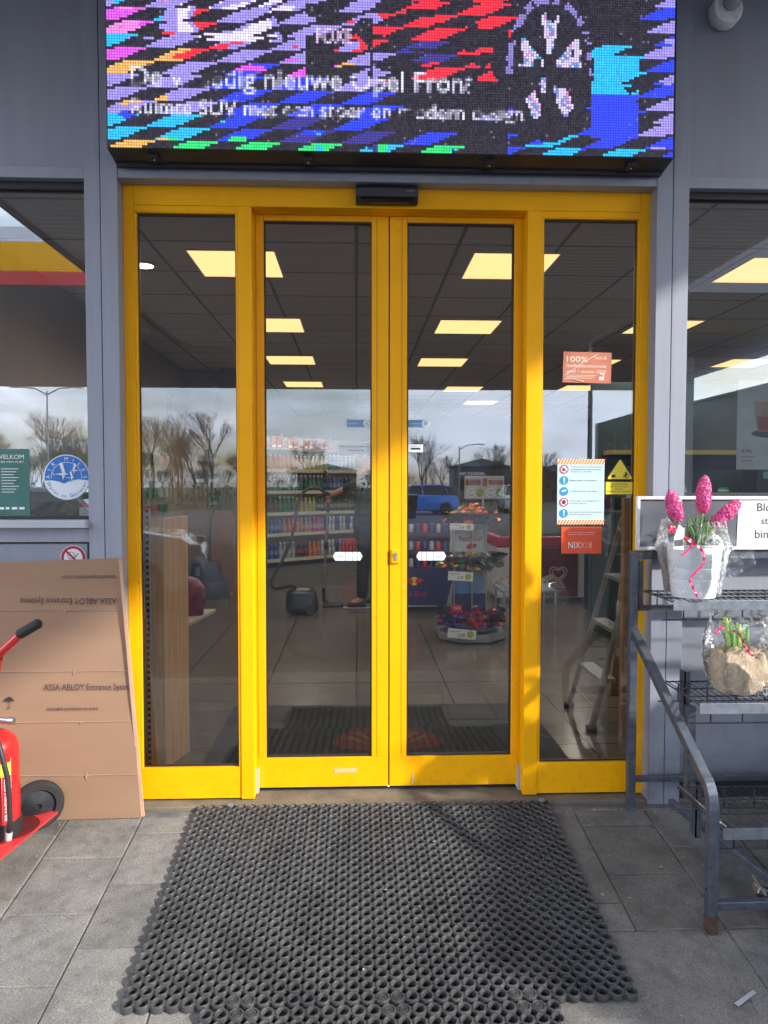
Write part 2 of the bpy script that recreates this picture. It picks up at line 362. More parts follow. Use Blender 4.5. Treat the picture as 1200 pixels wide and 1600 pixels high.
P('rail', M['grey'], (1.382, 7.3, -.06, .05, 1.102, 1.30))
def window(x0, x1, z0, z1, sill):
    fr = MB()
    for b in ((x0, x1, -.03, .02, z1-.028, z1), (x0, x1, -.03, .02, z0, z0+.012), (x0, x0+.012, -.03, .02, z0+.012, z1-.028), (x1-.012, x1, -.03, .02, z0+.012, z1-.028)): fr.box(*b)
    w = fr.build('window', M['rubber'], shop)
    g = MB().box(x0+.012, x1-.012, -.012, -.004, z0+.012, z1-.028).build('pane', M['glassw'], w)
    if sill: MB().box(x0, x1, -.10, .0, z0-.034, z0-.001).build('sill', M['sill'], w, bevel=.004)
    return w
window(-5.2, -1.096, 1.203, 2.576, True)
window(1.382, 7.3, 1.302, 2.578, False)
# inside walls
wl = mat('brown_wall', (.26, .2, .155), .8, var=.06); wl2 = mat('dark_wall', (.14, .13, .12), .85, var=.1)
P('inner_wall', wl, (-2.16, -2.1, .9, 5.95, .001, 2.749))
P('inner_wall', wl, (-2.1, -1.46, 5.93, 6.0, .001, 2.749))
P('inner_wall', wl2, (-6, 7, 11.9, 12, .001, 2.749)); P('inner_wall', wl2, (6.9, 7.0, .13, 11.89, .001, 2.749)); P('inner_wall', wl2, (-6., -5.9, .13, 11.89, .001, 2.749))
P('inner_wall', wl2, (-5.89, -2.17, 3.4, 3.5, .001, 2.749))
P('door_jamb', mat('taupe_column', (.12, .10, .085), .6), (-1.66, -1.46, 5.82, 5.929, .001, 2.749))
# porch roof: ribbed soffit from the facade out to the fuel canopy
mb = MB()
poly = [(-2.62, -.05), (3.5, -.05), (3.5, -8.), (-2.62, -8.)]
mb.prism(poly, ZT+.001, ZT+.22, 'xy')
k = -.12
while k > -8:
    mb.box(-2.6, 3.48, k-.05, k, ZT-.014, ZT+.0005); k -= .1
mb.build('porch_roof', M['soffit'], shop)
P('roof_edge', M['grey'], (-2.68, -2.621, -8., .05, ZT-.02, ZT+.24))
P('roof', M['grey_d'], (-5.2, 7.3, .1, 12.0, ZT-.3, ZT+.2))
P('outer_wall', M['grey_d'], (-5.2, 7.3, 12.01, 12.1, -.1, ZT+.2))
# ================================================================ YELLOW DOOR
door = thing('sliding_door', 'yellow framed glass entrance with two closed sliding leaves between fixed side panes', 'door', (.144, 0, 0))
Yf = 0.
yel = M['yellow']
mb = MB()
for b in ((-.963, -.92, -.0, .06, .0, 2.588), (1.208, 1.251, 0., .06, 0., 2.588),       # jambs
          (-.9195, 1.2075, 0.0005, .06, 2.502, 2.588)): mb.box(*b)
fr = mb.build('frame', yel, door, bevel=.0025)
mb = MB().box(-.9195, -.4372, .002, .06, 2.4775, 2.5015).box(.7212, 1.2075, .002, .06, 2.4775, 2.5015)
mb.build('header', yel, door, bevel=.0015)
MB().box(-.438, .721, .061, .13, 2.4995, 2.588).build('header', yel, door, bevel=.002)   # header behind, above the leaves
for xa, xb in ((-.493, -.437), (.721, .783)):
    MB().box(xa, xb, -.002, .068, .0, 2.5012).build('mullion', yel, door, bevel=.0025)
def fixed(x0, x1):
    p = MB()
    for b in ((x0, x1, .003, .05, .004, .138), (x0, x1, .003, .05, 2.4775-.006, 2.4772), (x0, x0+.010, .003, .05, .138, 2.47), (x1-.010, x1, .003, .05, .138, 2.47)): p.box(*b)
    q = p.build('side_panel', yel, door, bevel=.0015)
    g = MB()
    for b in ((x0+.010, x1-.010, .018, .03, .1385, .1445), (x0+.010, x1-.010, .018, .03, 2.464, 2.4705), (x0+.010, x0+.0145, .018, .03, .1445, 2.464), (x1-.0145, x1-.010, .018, .03, .1445, 2.464)): g.box(*b)
    g.build('gasket', M['rubber'], q)
    MB().box(x0+.0145, x1-.0145, .021, .027, .1445, 2.464).build('pane', M['glass'], q)
fixed(-.9195, -.4935); fixed(.7835, 1.2075)
Yl = .08
def leaf(x0, x1, gx0, gx1):
    p = MB()
    z0, z1 = .014, 2.4985
    gz0, gz1 = .146, 2.4745
    for b in ((x0, gx0, Yl, Yl+.045, gz0, z1), (gx1, x1, Yl, Yl+.045, gz0, z1), (x0, x1, Yl-.001, Yl+.045, z0, gz0-.0005), (gx0+.0005, gx1-.0005, Yl, Yl+.045, gz1, z1)): p.box(*b)
    q = p.build('door_leaf', yel, door, bevel=.002)
    g = MB(); t = .006
    for b in ((gx0, gx1, Yl+.008, Yl+.03, gz0, gz0+t), (gx0, gx1, Yl+.008, Yl+.03, gz1-t, gz1), (gx0, gx0+t, Yl+.008, Yl+.03, gz0+t, gz1-t), (gx1-t, gx1, Yl+.008, Yl+.03, gz0+t, gz1-t)): g.box(*b)
    g.build('gasket', M['rubber'], q)
    MB().box(gx0+t, gx1-t, Yl+.014, Yl+.020, gz0+t, gz1-t).build('pane', M['glass'], q)
    return q
L1 = leaf(-.47, .1385, -.397, .066)
L2 = leaf(.1445, .752, .219, .684)
MB().box(.1386, .1444, Yl+.012, Yl+.03, .014, 2.4985).build('meeting_seal', M['rubber'], L1)
# grooves in the stiles
mb = MB()
for x in (.088, .196, -.43): mb.box(x-.0012, x+.0012, Yl-.0008, Yl+.004, .15, 2.49)
mb.build('groove', mat('groove_shade', (.30, .17, .003), .5), L1)
# cylinder lock on the right leaf
lk = MB().prism([(.151, 1.004), (.186, 1.004), (.186, 1.066), (.151, 1.066)], Yl-.012, Yl-.0015).build('lock', yel, L2, bevel=.003)
mb = MB().lathe([(.0085, -.004), (.0085, 0)], (.169, Yl-.0125, 1.043), 16, 'y'); mb.box(.1645, .1735, Yl-.0155, Yl-.0125, 1.018, 1.043)
mb.build('key_cylinder', M['steel'], lk)
MB().box(.168, .170, Yl-.0185, Yl-.0163, 1.036, 1.049).build('keyhole', M['dark'], lk)
for q, (xa, xb) in ((L1, (-.43, .138)), (L2, (.145, .71))): MB().box(xa, xb, Yl+.012, Yl+.03, -.0035, .0138).build('gap_block', M['dark'], q)  # dark strips added under the leaves to block the bright gap
# bottom guides
for x in (-.437, .711):
    MB().box(x, x+.010, .05, .08, .0, .105).build('floor_guide', M['sill'], door)
# scuffed foil left on the rail
mb = MB().box(-.10, .0, Yl-.003, Yl-.0015, .078, .096); mb.box(.245, .253, Yl-.003, Yl-.0015, .02, .07)
mb.build('scuff', mat('scuff', (.45, .48, .6), .5, col2=(.75, .5, .05), var=.1, vs=60), L1)
# sensor above the door
sn = thing('door_sensor', 'black motion sensor mounted on the yellow door header', 'sensor', (.125, -.02, 2.54))
mb = MB(); pr = [(-.001, 2.578), (-.045, 2.578), (-.058, 2.565), (-.056, 2.532), (-.04, 2.512), (-.001, 2.512)]
mb.prism([(a, b) for a, b in pr], -.003, .254, 'yz'); mb.build('housing', M['black'], sn, bevel=.004, seg=3)
mb = MB().box(.02, .24, -.0565, -.047, 2.513, 2.530, rot=Matrix.Rotation(-.6, 3, 'X')); mb.build('lens', mat('dark_lens', (.01, .01, .015), .1), sn)
mb = MB(); text(mb, 'ASSA ABLOY', .205, 2.551, -.0586, w=.034); mb.build('lettering', M['whiteink'], sn)
# ================================================================ LED SCREEN
led = thing('led_screen', 'wide led advertising screen with glitched colourful picture above the door', 'screen', (.148, -.2, 2.638))
x0, x1, z0, z1 = -.957, 1.254, 2.638, 3.43
NX, NZ = 221, 79
casing = MB()
casing.add([(x0, -.2, z0), (x1, -.2, z0), (x1, -.2, z1), (x0, -.2, z1), (x0, -.071, z0-.018), (x1, -.071, z0-.018), (x1, -.071, z1), (x0, -.071, z1)], [(0, 1, 2, 3), (4, 5, 1, 0), (5, 6, 2, 1), (7, 4, 0, 3), (3, 2, 6, 7), (4, 7, 6, 5)])
casing.box(x0+.004, x1-.004, -.105, -.098, z0-.024, z0-.008)
casing.build('casing', M['black'], led)
for xx in (-.79, -.19, .53, 1.1):
    o = MB().box(xx-.018, xx+.018, -.175, -.135, z0-.022, z0-.001, rot=Matrix.Rotation(-.15, 3, 'X')).build('clamp', M['rubber'], led, bevel=.003)
    MB().lathe([(.004, 0), (.004, .004)], (xx, -.157, z0-.0245), 10).build('screw', M['steel'], o)
# picture, worked out per diode
txt = np.zeros((NZ, NX))
def raster(s, px0, ztop, w, h):
    vs, fs, tw, th = text_raw(s); sx, sz = w/tw, h/th; SS = 3
    A = np.zeros((NZ*SS, NX*SS))
    V_ = np.array(vs)*[sx, sz]+[px0, ztop-h]; V_ *= SS
    for f in fs:
        for k in range(1, len(f)-1):
            a, b, c = V_[f[0]], V_[f[k]], V_[f[k+1]]
            lo = np.floor(np.minimum(np.minimum(a, b), c)).astype(int); hi = np.ceil(np.maximum(np.maximum(a, b), c)).astype(int)+1
            lo = np.maximum(lo, 0); hi = np.minimum(hi, [NX*SS, NZ*SS])
            if (hi <= lo).any(): continue
            gx, gy = np.meshgrid(np.arange(lo[0], hi[0])+.5, np.arange(lo[1], hi[1])+.5)
            def e(p, q): return (q[0]-p[0])*(gy-p[1])-(q[1]-p[1])*(gx-p[0])
            e1, e2, e3 = e(a, b), e(b, c), e(c, a)
            ins = ((e1 >= 0) & (e2 >= 0) & (e3 >= 0)) | ((e1 <= 0) & (e2 <= 0) & (e3 <= 0))
            A[lo[1]:hi[1], lo[0]:hi[0]] = np.maximum(A[lo[1]:hi[1], lo[0]:hi[0]], ins)
    return A.reshape(NZ, SS, NX, SS).mean((1, 3))
txt = np.maximum(txt, raster('De volledig nieuwe Opel Frontera', 9, 31, 146, 10))
txt = np.maximum(txt, raster('Ruimte SUV met een stoer en modern design', 9, 18.5, 152, 7.5))
plate = raster('FOXE', 80, 47, 14, 6)
rg = np.random.RandomState(5)
PAL = dict(lav=(.34, .28, .80), pink=(.95, .25, .75), mag=(.75, .1, .85), red=(.95, .03, .06), blue=(.03, .06, .95), cyan=(.02, .5, .95), white=(.8, .72, 1.), orange=(.85, .45, .12), yel=(.95, .7, .12), green=(.03, .75, .2), teal=(.05, .55, .5), navy=(.05, .04, .3))
def zone(x, z, n1, n2):
    """colour name of a place in the picture; n1, n2 are slow noises"""
    k = n1+.35*n2
    if x < .10:
        if z > .62: return 'pink' if k > .1 else ('cyan' if k < -.15 else 'mag')
        if z > .42: return 'orange' if k > 0 else 'mag'
        return 'orange' if (z < .05 or .25 < z < .32) else ('cyan' if z < .17 else ('blue' if k > .12 else 'lav'))
    if x < .20:
        if z > .72: return 'red' if k > .12 else ('pink' if k > -.1 else 'lav')
        if z > .5: return 'red' if k > 0 else ('orange' if n2 > 0 else 'lav')
        return 'lav' if z > .17 else ('cyan' if z > .06 else 'green')
    if x < .36:
        if z > .75: return 'white' if k > -.15 else 'lav'
        if z > .55: return 'lav' if k < -.02 else ('red' if k > .12 else 'mag')
        if z > .45: return 'mag' if k > 0 else 'blue'
        if z > .36: return 'blue'
        return 'green' if (z < .08 or .36 < z < .42) else ('blue' if k > -.1 else 'navy')
    if x < .47:
        if z > .75: return 'red' if k > -.15 else 'lav'
        if z > .55: return 'red' if k > .05 else ('lav' if k < -.1 else 'mag')
        if z > .38: return 'orange' if x < .43 else 'lav'
        return 'blue' if z > .1 else ('cyan' if k > 0 else 'navy')
    if x < .68:
        if z > .42: return 'red' if k > -.38 else 'navy'
        if z > .2: return 'blue' if (k > .16 and x > .6) else ('orange' if k < -.25 else None)
        return 'green' if z < .08 and x < .6 else ('blue' if z < .12 else None)
    if x < .83:
        if z > .55: return 'red' if k > -.05 else None
        return ('cyan' if k > 0 else 'blue') if z < .12 else None
    if x < .95:
        if z > .68: return 'red' if k > .22 else None
        return 'cyan' if z > .42 else ('blue' if z > .04 or k > 0 else 'cyan')
    return 'lav' if k > -.1 else 'blue'
base = np.zeros((NZ, NX, 3)); DK = np.array((.022, .02, .03))
def nz3(x, y, z): return noise.noise(Vector((x, y, z)))
for j in range(NZ):
    for i in range(NX):
        band = (j+2)//5; jj = (j+2) % 5
        u = i-2.3*jj+3*(band % 3)+400; per = 24.
        cell = math.floor(u/per); fr_ = u/per-cell
        x = i/NX; z = j/62.; col = None
        xc, zc = ((cell+.7)*per-400-3*(band % 3)+5)/NX, (band*5+.5)/62.
        n1, n2 = nz3(cell*.9+.3, band*.8, 5.5), nz3(cell*1.7+.2, band*1.3+.4, 1.7)
        cut = .50 if (x < .47 or x > .84) else .50
        if fr_ > cut:
            k = zone(xc, zc, n1, n2); col = None if k is None else np.array(PAL[k])
            if k and nz3(i*.07, j*.25, 8.8) > .36: col = np.array(PAL[zone(x, z, -n1, n2+.5) or 'navy'])
        nn = nz3(i*.045, j*.13, 4.2)
        if x < .30 and z > .66 and nn > .13 and fr_ > .2: col = np.array(PAL['white' if nn > .22 and x > .12 else 'lav'])
        if .85 < x < .935 and .10 < z < .62 and (nn > -.12 or fr_ > .3): col = np.array(PAL['cyan' if z > .38 else 'blue'])
        if ((i-125)/30.)**2+((j-44)/18.)**2 < 1 and nz3(i*.07, j*.16, 9) > -.02 and not (fr_ > .5 and nz3(i*.05, j*.2, 3) > -.05): col = None
        if .34 < x < .46 and .45 < z < .9 and nz3(i*.07, j*.1, 3) > -.02: col = None
        if .62 < x < .70 and z < .75 and nz3(i*.1, j*.1, 6) > -.2: col = None
        dx, dz = (i-171)/15., (j-33)/25.; rr = math.hypot(dx, dz)
        if rr < 1.15:
            an = math.atan2(dz, dx); sp_ = math.cos(5*an-1.6); col = None
            if .2 < rr < .86 and sp_ > .15: col = np.array(PAL[['white', 'white', 'lav', 'white', 'cyan', 'pink', 'white'][int(abs(nz3(i*.11, j*.11, 2))*15) % 7]])*.75 if nz3(i*.25, j*.12, 7) > -.2 else None
            if 1.0 < rr and dz > -.1 and nz3(i*.3, j*.3, 5) > -.02: col = np.array(PAL['lav'])*.7
        d = DK*(1+rg.rand()) if col is None else col*(.86+.24*rg.rand())+.01
        if rg.rand() < .012: d = d*.4+np.array((.2, .15, .25))*.6
        base[j, i] = d
keep = np.ones((NZ, NX))
for j in range(NZ):
    for i in range(NX):
        v = noise.noise(Vector((i*.06+3, j*.05, 8.3)))
        band = (j+2)//5; jj = (j+2) % 5; u = (i-3*jj-band*5)/23.
        if v > .05 and (u-math.floor(u)) < .5: keep[j, i] = .15
        if v > .22: keep[j, i] = .0
T = (txt*keep)[..., None]
base = base*(1-T)+T*np.array((.75, .74, .95))
T = plate[..., None]; base = base*(1-T)+T*np.array((.8, .6, .95))
me = bpy.data.meshes.new('screen_face')
vv = [(x0+.003+(x1-x0-.006)*i/NX, -.2015, z0+.004+(z1-z0-.006)*j/NZ) for j in range(NZ+1) for i in range(NX+1)]
ff = [(j*(NX+1)+i, j*(NX+1)+i+1, (j+1)*(NX+1)+i+1, (j+1)*(NX+1)+i) for j in range(NZ) for i in range(NX)]
me.from_pydata(vv, [], ff)
cat_ = me.color_attributes.new('diode', 'FLOAT_COLOR', 'CORNER')
q = np.ones((NZ*NX, 4, 4)); q[:, :, :3] = base.reshape(-1, 1, 3); cat_.data.foreach_set('color', q.ravel())
uvl = me.uv_layers.new(name='cell'); uvq = np.tile(np.array([[0, 0], [1, 0], [1, 1], [0, 1]], float), (NZ*NX, 1)); uvl.data.foreach_set('uv', uvq.ravel())
ml = bpy.data.materials.new('led_pixels'); ml.use_nodes = True; n = ml.node_tree.nodes; l = ml.node_tree.links; n.clear()
o = n.new('ShaderNodeOutputMaterial'); em = n.new('ShaderNodeEmission'); df = n.new('ShaderNodeBsdfDiffuse'); df.inputs['Color'].default_value = (.03, .03, .035, 1); ad = n.new('ShaderNodeAddShader')
a = n.new('ShaderNodeAttribute'); a.attribute_name = 'diode'; uv = n.new('ShaderNodeUVMap'); uv.uv_map = 'cell'
sb = n.new('ShaderNodeVectorMath'); sb.operation = 'SUBTRACT'; sb.inputs[1].default_value = (.5, .5, 0); ln = n.new('ShaderNodeVectorMath'); ln.operation = 'LENGTH'
mr = n.new('ShaderNodeMapRange'); mr.inputs['From Min'].default_value = .38; mr.inputs['From Max'].default_value = .52; mr.inputs['To Min'].default_value = .42; mr.inputs['To Max'].default_value = .17
l.new(uv.outputs[0], sb.inputs[0]); l.new(sb.outputs[0], ln.inputs[0]); l.new(ln.outputs['Value'], mr.inputs['Value'])
l.new(a.outputs['Color'], em.inputs['Color']); l.new(mr.outputs[0], em.inputs['Strength']); l.new(em.outputs[0], ad.inputs[0]); l.new(df.outputs[0], ad.inputs[1]); l.new(ad.outputs[0], o.inputs['Surface'])
me.materials.append(ml); ml.cycles.emission_sampling = 'NONE'
o = bpy.data.objects.new('screen_face', me); C.objects.link(o); o.parent = led; o.matrix_parent_inverse = Matrix.Translation(-led.location)
# round white camera on the upper right panel
cd = thing('security_camera', 'round white security camera on the grey panel at upper right', 'camera', (1.515, -.05, 3.28))
mb = MB().lathe([(.058, 0), (.064, -.01), (.064, -.045), (.058, -.06)], (1.515, -.046, 3.29), 32, 'y'); cb = mb.build('base', M['white'], cd, smooth='auto', bevel=.002)
for an in (-2.2, -.9, .6, 2.4):
    MB().lathe([(.004, 0), (.004, -.003)], (1.515+.048*math.cos(an), -.107, 3.29+.048*math.sin(an)), 8, 'y').build('screw', M['steel'], cb)
mb = MB().lathe([(.03, 0), (.034, -.02), (.02, -.05), (.004, -.06)], (1.52, -.105, 3.305), 24, 'y'); mb.build('dome', mat('smoked_dome', (.35, .36, .38), .15), cd, smooth=True)
mb = MB().tube([(1.52, -.15, 3.31), (1.53, -.2, 3.36), (1.53, -.24, 3.42)], .02, 12); mb.build('arm', M['white'], cd, smooth='auto')
# ================================================================ RUBBER RING MATS
mrub = mat('mat_rubber', (.032, .034, .038), .42, var=.35, vs=7, bump=.25, bs=150, spec=.5, col2=(.072, .073, .076))
def make_mat(name, label, nx, ny, pitch, xl, ytop, zoff, solid, th=.020):
    """rings set out in rows on the slope; xl,ytop = upper left corner"""
    t = thing(name, label, 'door mat', (xl+nx*pitch/2, ytop-ny*pitch/2, gz(ytop-ny*pitch/2)+zoff))
    mb = MB(); n = 16; sl_ = math.atan(.12)
    r0 = .0152; r1 = .0207; hb = .0142
    octo = []
    for k in range(n):
        a = 2*PI*(k+.5)/n; m_ = (a % (PI/4))-PI/8
        octo.append((math.cos(a)*pitch*.5/max(abs(math.cos((a+PI/8) % (PI/4)-PI/8)), .1), math.sin(a)*pitch*.5/max(abs(math.cos((a+PI/8) % (PI/4)-PI/8)), .1)))
    ci = [(math.cos(2*PI*(k+.5)/n), math.sin(2*PI*(k+.5)/n)) for k in range(n)]
    for i in range(nx):
        for j in range(ny):
            cx = xl+(i+.5)*pitch; cyy = ytop-(j+.5)*pitch
            wob = .0012*noise.noise(Vector((cx*3, cyy*3, zoff*50)))
            zz = gz(cyy)+zoff+wob
            def Z(dx, dy, h): return (cx+dx, cyy+dy*math.cos(sl_), zz+dy*.12+h)
            rj = rnd.uniform(.985, 1.0)
            rings = [[Z(a*r1*.97, b*r1*.97, .0) for a, b in ci], [Z(a*r1*rj, b*r1*rj, th*.84) for a, b in ci],
                     [Z(a*(r1-.0008), b*(r1-.0008), th*.90) for a, b in ci], [Z(a*(r1-.0021), b*(r1-.0021), th*.91) for a, b in ci], [Z(a*(r1-.0027), b*(r1-.0027), th) for a, b in ci], [Z(a*(r0+.0010), b*(r0+.0010), th) for a, b in ci],
                     [Z(a*r0, b*r0, th*.90) for a, b in ci], [Z(a*hb, b*hb, .001) for a, b in ci]]
            vs = [v for r in rings for v in r]; fs = []
            for q in range(len(rings)-1):
                for k in range(n): fs.append((q*n+k, q*n+(k+1) % n, (q+1)*n+(k+1) % n, (q+1)*n+k))
            mb.add(vs, fs)
            # webs between rings
            w = .0098
            if i < nx-1: mb.add([Z(r1-.0062, -w, th*.87), Z(pitch-r1+.0062, -w, th*.87), Z(pitch-r1+.0062, w, th*.87), Z(r1-.0062, w, th*.87), Z(r1-.0062, -w, .002), Z(pitch-r1+.0062, -w, .002), Z(pitch-r1+.0062, w, .002), Z(r1-.0062, w, .002)], [(0, 1, 2, 3), (4, 5, 1, 0), (3, 2, 6, 7)])
            if j < ny-1: mb.add([Z(-w, -r1+.0062, th*.87), Z(-w, -pitch+r1-.0062, th*.87), Z(w, -pitch+r1-.0062, th*.87), Z(w, -r1+.0062, th*.87), Z(-w, -r1+.0062, .002), Z(-w, -pitch+r1-.0062, .002), Z(w, -pitch+r1-.0062, .002), Z(w, -r1+.0062, .002)], [(0, 1, 2, 3), (4, 5, 1, 0), (3, 2, 6, 7)])
            if (i, j) in solid:      # plugged with a connector: concentric rings
                for (ra, rb, h) in ((.0125, .010, th*.93), (.0085, .006, th*.90), (.003, .0, th*.88)):
                    vs = [Z(a*ra, b*ra, h) for a, b in ci]+[Z(a*rb, b*rb, h) for a, b in ci]+[Z(a*(ra+.0012), b*(ra+.0012), h-.004) for a, b in ci]+[Z(a*max(rb-.001, 0), b*max(rb-.001, 0), h-.004) for a, b in ci]
                    fs = []
                    for k in range(n):
                        k1 = (k+1) % n; fs += [(k, k1, n+k1, n+k), (2*n+k, 2*n+k1, k1, k), (n+k, n+k1, 3*n+k1, 3*n+k)]
                    mb.add(vs, fs)
                mb.add([Z(a*.0135, b*.0135, th*.62) for a, b in ci], [tuple(range(n))])
    mb.build('ring_sheet', mrub, t, smooth='auto')
    return t
pt = .0426
sol1 = {(7+a, 23-b) for a in (0, 1) for b in (0,)} | {(17+a, 23) for a in (0, 1)} | {(26+a, 23) for a in (0, 1)}
make_mat('rubber_mat', 'wide black rubber ring mat lying directly at the foot of the yellow door', 35, 24, pt, -.672, -.048, .0012, sol1)
sol2 = {(2, 0), (3, 0), (12, 0), (13, 0), (21, 0), (22, 0)}
make_mat('rubber_mat', 'narrower black rubber ring mat joined below the wide one at the bottom of the photo', 24, 12, pt, -.443, -1.072, .0012, sol2)
# mat bolts at the upper corners
for x in (-.53, .79):
    o = MB().lathe([(.014, 0), (.014, .006), (.009, .010), (.004, .010)], (x, -.062, gz(-.062)+.0215), 16).build('mat_bolt', M['rubber'] if 0 else M['zinc'], None, smooth='auto')
    tag(o, 'small round bolt at the %s upper corner of the wide rubber mat' % ('left' if x < 0 else 'right'), 'bolt', 'bolts of the mat')
# bits on the ground
lit = [(.30, -.33, .012), (.52, -.5, .012), (.86, -.62, .02), (.95, -.64, .016), (1.13, -.48, .018), (.1, -.6, .008), (.02, -.95, .009), (1.6, -.5, .03), (1.52, -.6, .02), (.35, -.8, .007), (.9, -.095, .012), (1.0, -.1, .02), (1.12, -.1, .015), (1.06, -.102, .013)]
mb = MB()
for x, y, s_ in lit:
    onm = -.66 < x < .81
    z = gz(y)+(.0225 if onm else .003); a = rnd.uniform(0, 6)
    p = [(x+s_*math.cos(a+k*1.3)*(.5 if k % 2 else 1)*.6, y+s_*math.sin(a+k*1.3)*.4, z+.0015*(k % 2)) for k in range(5)]
    mb.add(p+[(q[0], q[1], q[2]-.0015) for q in p], [(0, 1, 2, 3, 4), (9, 8, 7, 6, 5)]+[(i, (i+1) % 5, (i+1) % 5+5, i+5) for i in range(5)])
for k in range(260):
    x = rnd.uniform(-1.6, 1.9); y = rnd.choice([rnd.uniform(-1.3, -.05), -.1-abs(rnd.gauss(0, .012))]); s_ = rnd.uniform(.0012, .0035)
    if -.69 < x < .84 and y > -1.1: continue
    z = gz(y)+s_*.5
    mb.add([(x-s_, y, z), (x+s_, y, z), (x, y-s_, z), (x, y+s_, z), (x, y, z+s_), (x, y, z-s_)], [(0, 2, 4), (2, 1, 4), (1, 3, 4), (3, 0, 4), (2, 0, 5), (1, 2, 5), (3, 1, 5), (0, 3, 5)])
o = mb.build('litter', mat('dry_crumbs', (.5, .47, .38), .8, var=.4, vs=30, col2=(.2, .18, .14))); tag(o, kind='stuff')
o = MB().prism([(1.085, -1.085), (1.092, -1.097), (1.172, -1.045), (1.167, -1.035)], gz(-1.1)+.004, gz(-1.1)+.006, 'xy').build('paper_scrap', M['sill'])
o.rotation_euler = (0, 0, 0); tag(o, 'narrow white slip of paper lying on the pavement at lower right', 'paper')
# ================================================================ CARDBOARD SHEET
cb = thing('cardboard_sheet', 'large folded brown cardboard sheet with printed lettering leaning against the wall under the left window', 'cardboard', (-1.3, -.09, -.02))
def cbY(z): return -.112+.028*max(z, 0)      # leans back a little
def cpt(x, z, d=0.): return (x, cbY(z)+d, z)
out = [(-1.95, -.033), (-.885, -.022), (-.962, 1.047), (-1.96, 1.012)]
folds = [.835, .585, .377, .158]
def redge(z): return -.885-.077*(z+.022)/1.069
mb = MB(); zs = [-.022]+folds[::-1]+[1.047]
for i in range(len(zs)-1):
    za, zb = zs[i]+(.0015 if i else 0), zs[i+1]-(.0015 if i < len(zs)-2 else 0)
    b = .0015*(1 if i % 2 else -1)
    la = -.012 if i == 0 else -.004; lb = -.036 if i == len(zs)-2 else -.004
    NXc = 14; fr0 = []; bk0 = []
    rows = []
    for kz in range(5):
        row = []
        for kx in range(NXc+1):
            u = kx/NXc; tz = kz/4
            x = -1.95+u*(redge(za+(zb-za)*tz)+1.95); z = (za+(zb-za)*tz)+(1-u)*(la*(1-tz)+lb*tz)
            row.append((x, cbY(z)-b*math.sin(PI*tz)*1.0+.0008*noise.noise(Vector((x*4, z*5, 1))), z))
        rows.append(row)
    n1 = (NXc+1)
    vs = [v for r in rows for v in r]; vb = [(v[0], v[1]+.006, v[2]) for v in vs]
    fs = []
    for a in range(4):
        for c in range(NXc):
            q = (a*n1+c, a*n1+c+1, (a+1)*n1+c+1, (a+1)*n1+c); fs.append(q); fs.append(tuple(k+len(vs) for k in reversed(q)))
    mb.cur = 0; mb.add(vs+vb, fs)
    mb.cur = 1; N_ = len(vs); o0 = len(mb.v)-2*N_
    for a in range(4):
        mb.f.append((o0+a*n1+NXc, o0+(a+1)*n1+NXc, o0+(a+1)*n1+NXc+N_, o0+a*n1+NXc+N_)); mb.mi.append(1)
    for c in range(NXc):
        mb.f.append((o0+c, o0+c+1, o0+c+1+N_, o0+c+N_)); mb.mi.append(1); mb.f.append((o0+4*n1+c, o0+4*n1+c+1, o0+4*n1+c+1+N_, o0+4*n1+c+N_)); mb.mi.append(1)
mb.build('sheet', [M['card'], M['card_edge']], cb)
mb = MB()
for i, z in enumerate(folds):      # torn paper along each crease
    mb.box(-1.95, redge(z)-.002, cbY(z)-.0028, cbY(z)+.004, z-.0016, z+.0008)
    xk = (-1.19, -1.152, -1.125, -1.105)[i]
    mb.prism([(xk, z-.014-.008*(i % 2)), (xk+.002, z-.003), (xk+.022, z), (xk+.004, z+.002), (xk+.003, z+.012*(i % 2)+.004), (xk-.002, z+.002), (xk-.007, z)], cbY(z)-.0040, cbY(z)-.003)
mb.build('crease', M['crease'], cb)
mb = MB().box(-.925, redge(.5)-.0, -.1, -.095, .02, .03)
mb = MB()
mb.prism([(redge(-.02)-.004, -.02), (redge(-.02)+.010, -.02), (redge(1.04)+.008, 1.04), (redge(1.04)-.004, 1.046)], -.106, -.098); mb.build('side_flap', M['card_edge'], cb)
mb = MB()
def ct(s, xa, xb, z, h, flip=False):
    text(mb, s, xa, z, 0, w=xb-xa, h=h, flip=flip)
pts = lambda x, y: at(x, y, -.1)
ct('assaabloyentrance.com', pts(95, 905).x, pts(179, 905).x, pts(130, 906).z, .022, True)
ct('ASSA ABLOY Entrance Systems', pts(30, 940).x, pts(181, 940).x, pts(100, 945).z, .034, True)
ct('ASSA ABLOY Entrance Syste', pts(69, 1075).x, pts(200, 1075).x, pts(130, 1081).z, .034)
ct('assaabloyentrance.com', pts(74, 1108).x, pts(154, 1108).x, pts(110, 1111).z, .020)
p = pts(15, 1095)
mb.add([(p.x-.022+.0055*k, 0, p.z+.018*math.sin(PI*k/8)) for k in range(9)], [tuple(range(9))])
mb.add([(p.x-.0015, 0, p.z), (p.x+.0015, 0, p.z), (p.x+.0015, 0, p.z-.032), (p.x-.0015, 0, p.z-.032)], [(0, 1, 2, 3)])
mb.add([(p.x-.0015, 0, p.z-.032), (p.x-.010, 0, p.z-.032), (p.x-.010, 0, p.z-.029), (p.x-.0015, 0, p.z-.029)], [(0, 1, 2, 3)])
mb.v = [(v[0], cbY(v[2])-.0052, v[2]) for v in mb.v]
mb.build('lettering', M['ink'], cb)
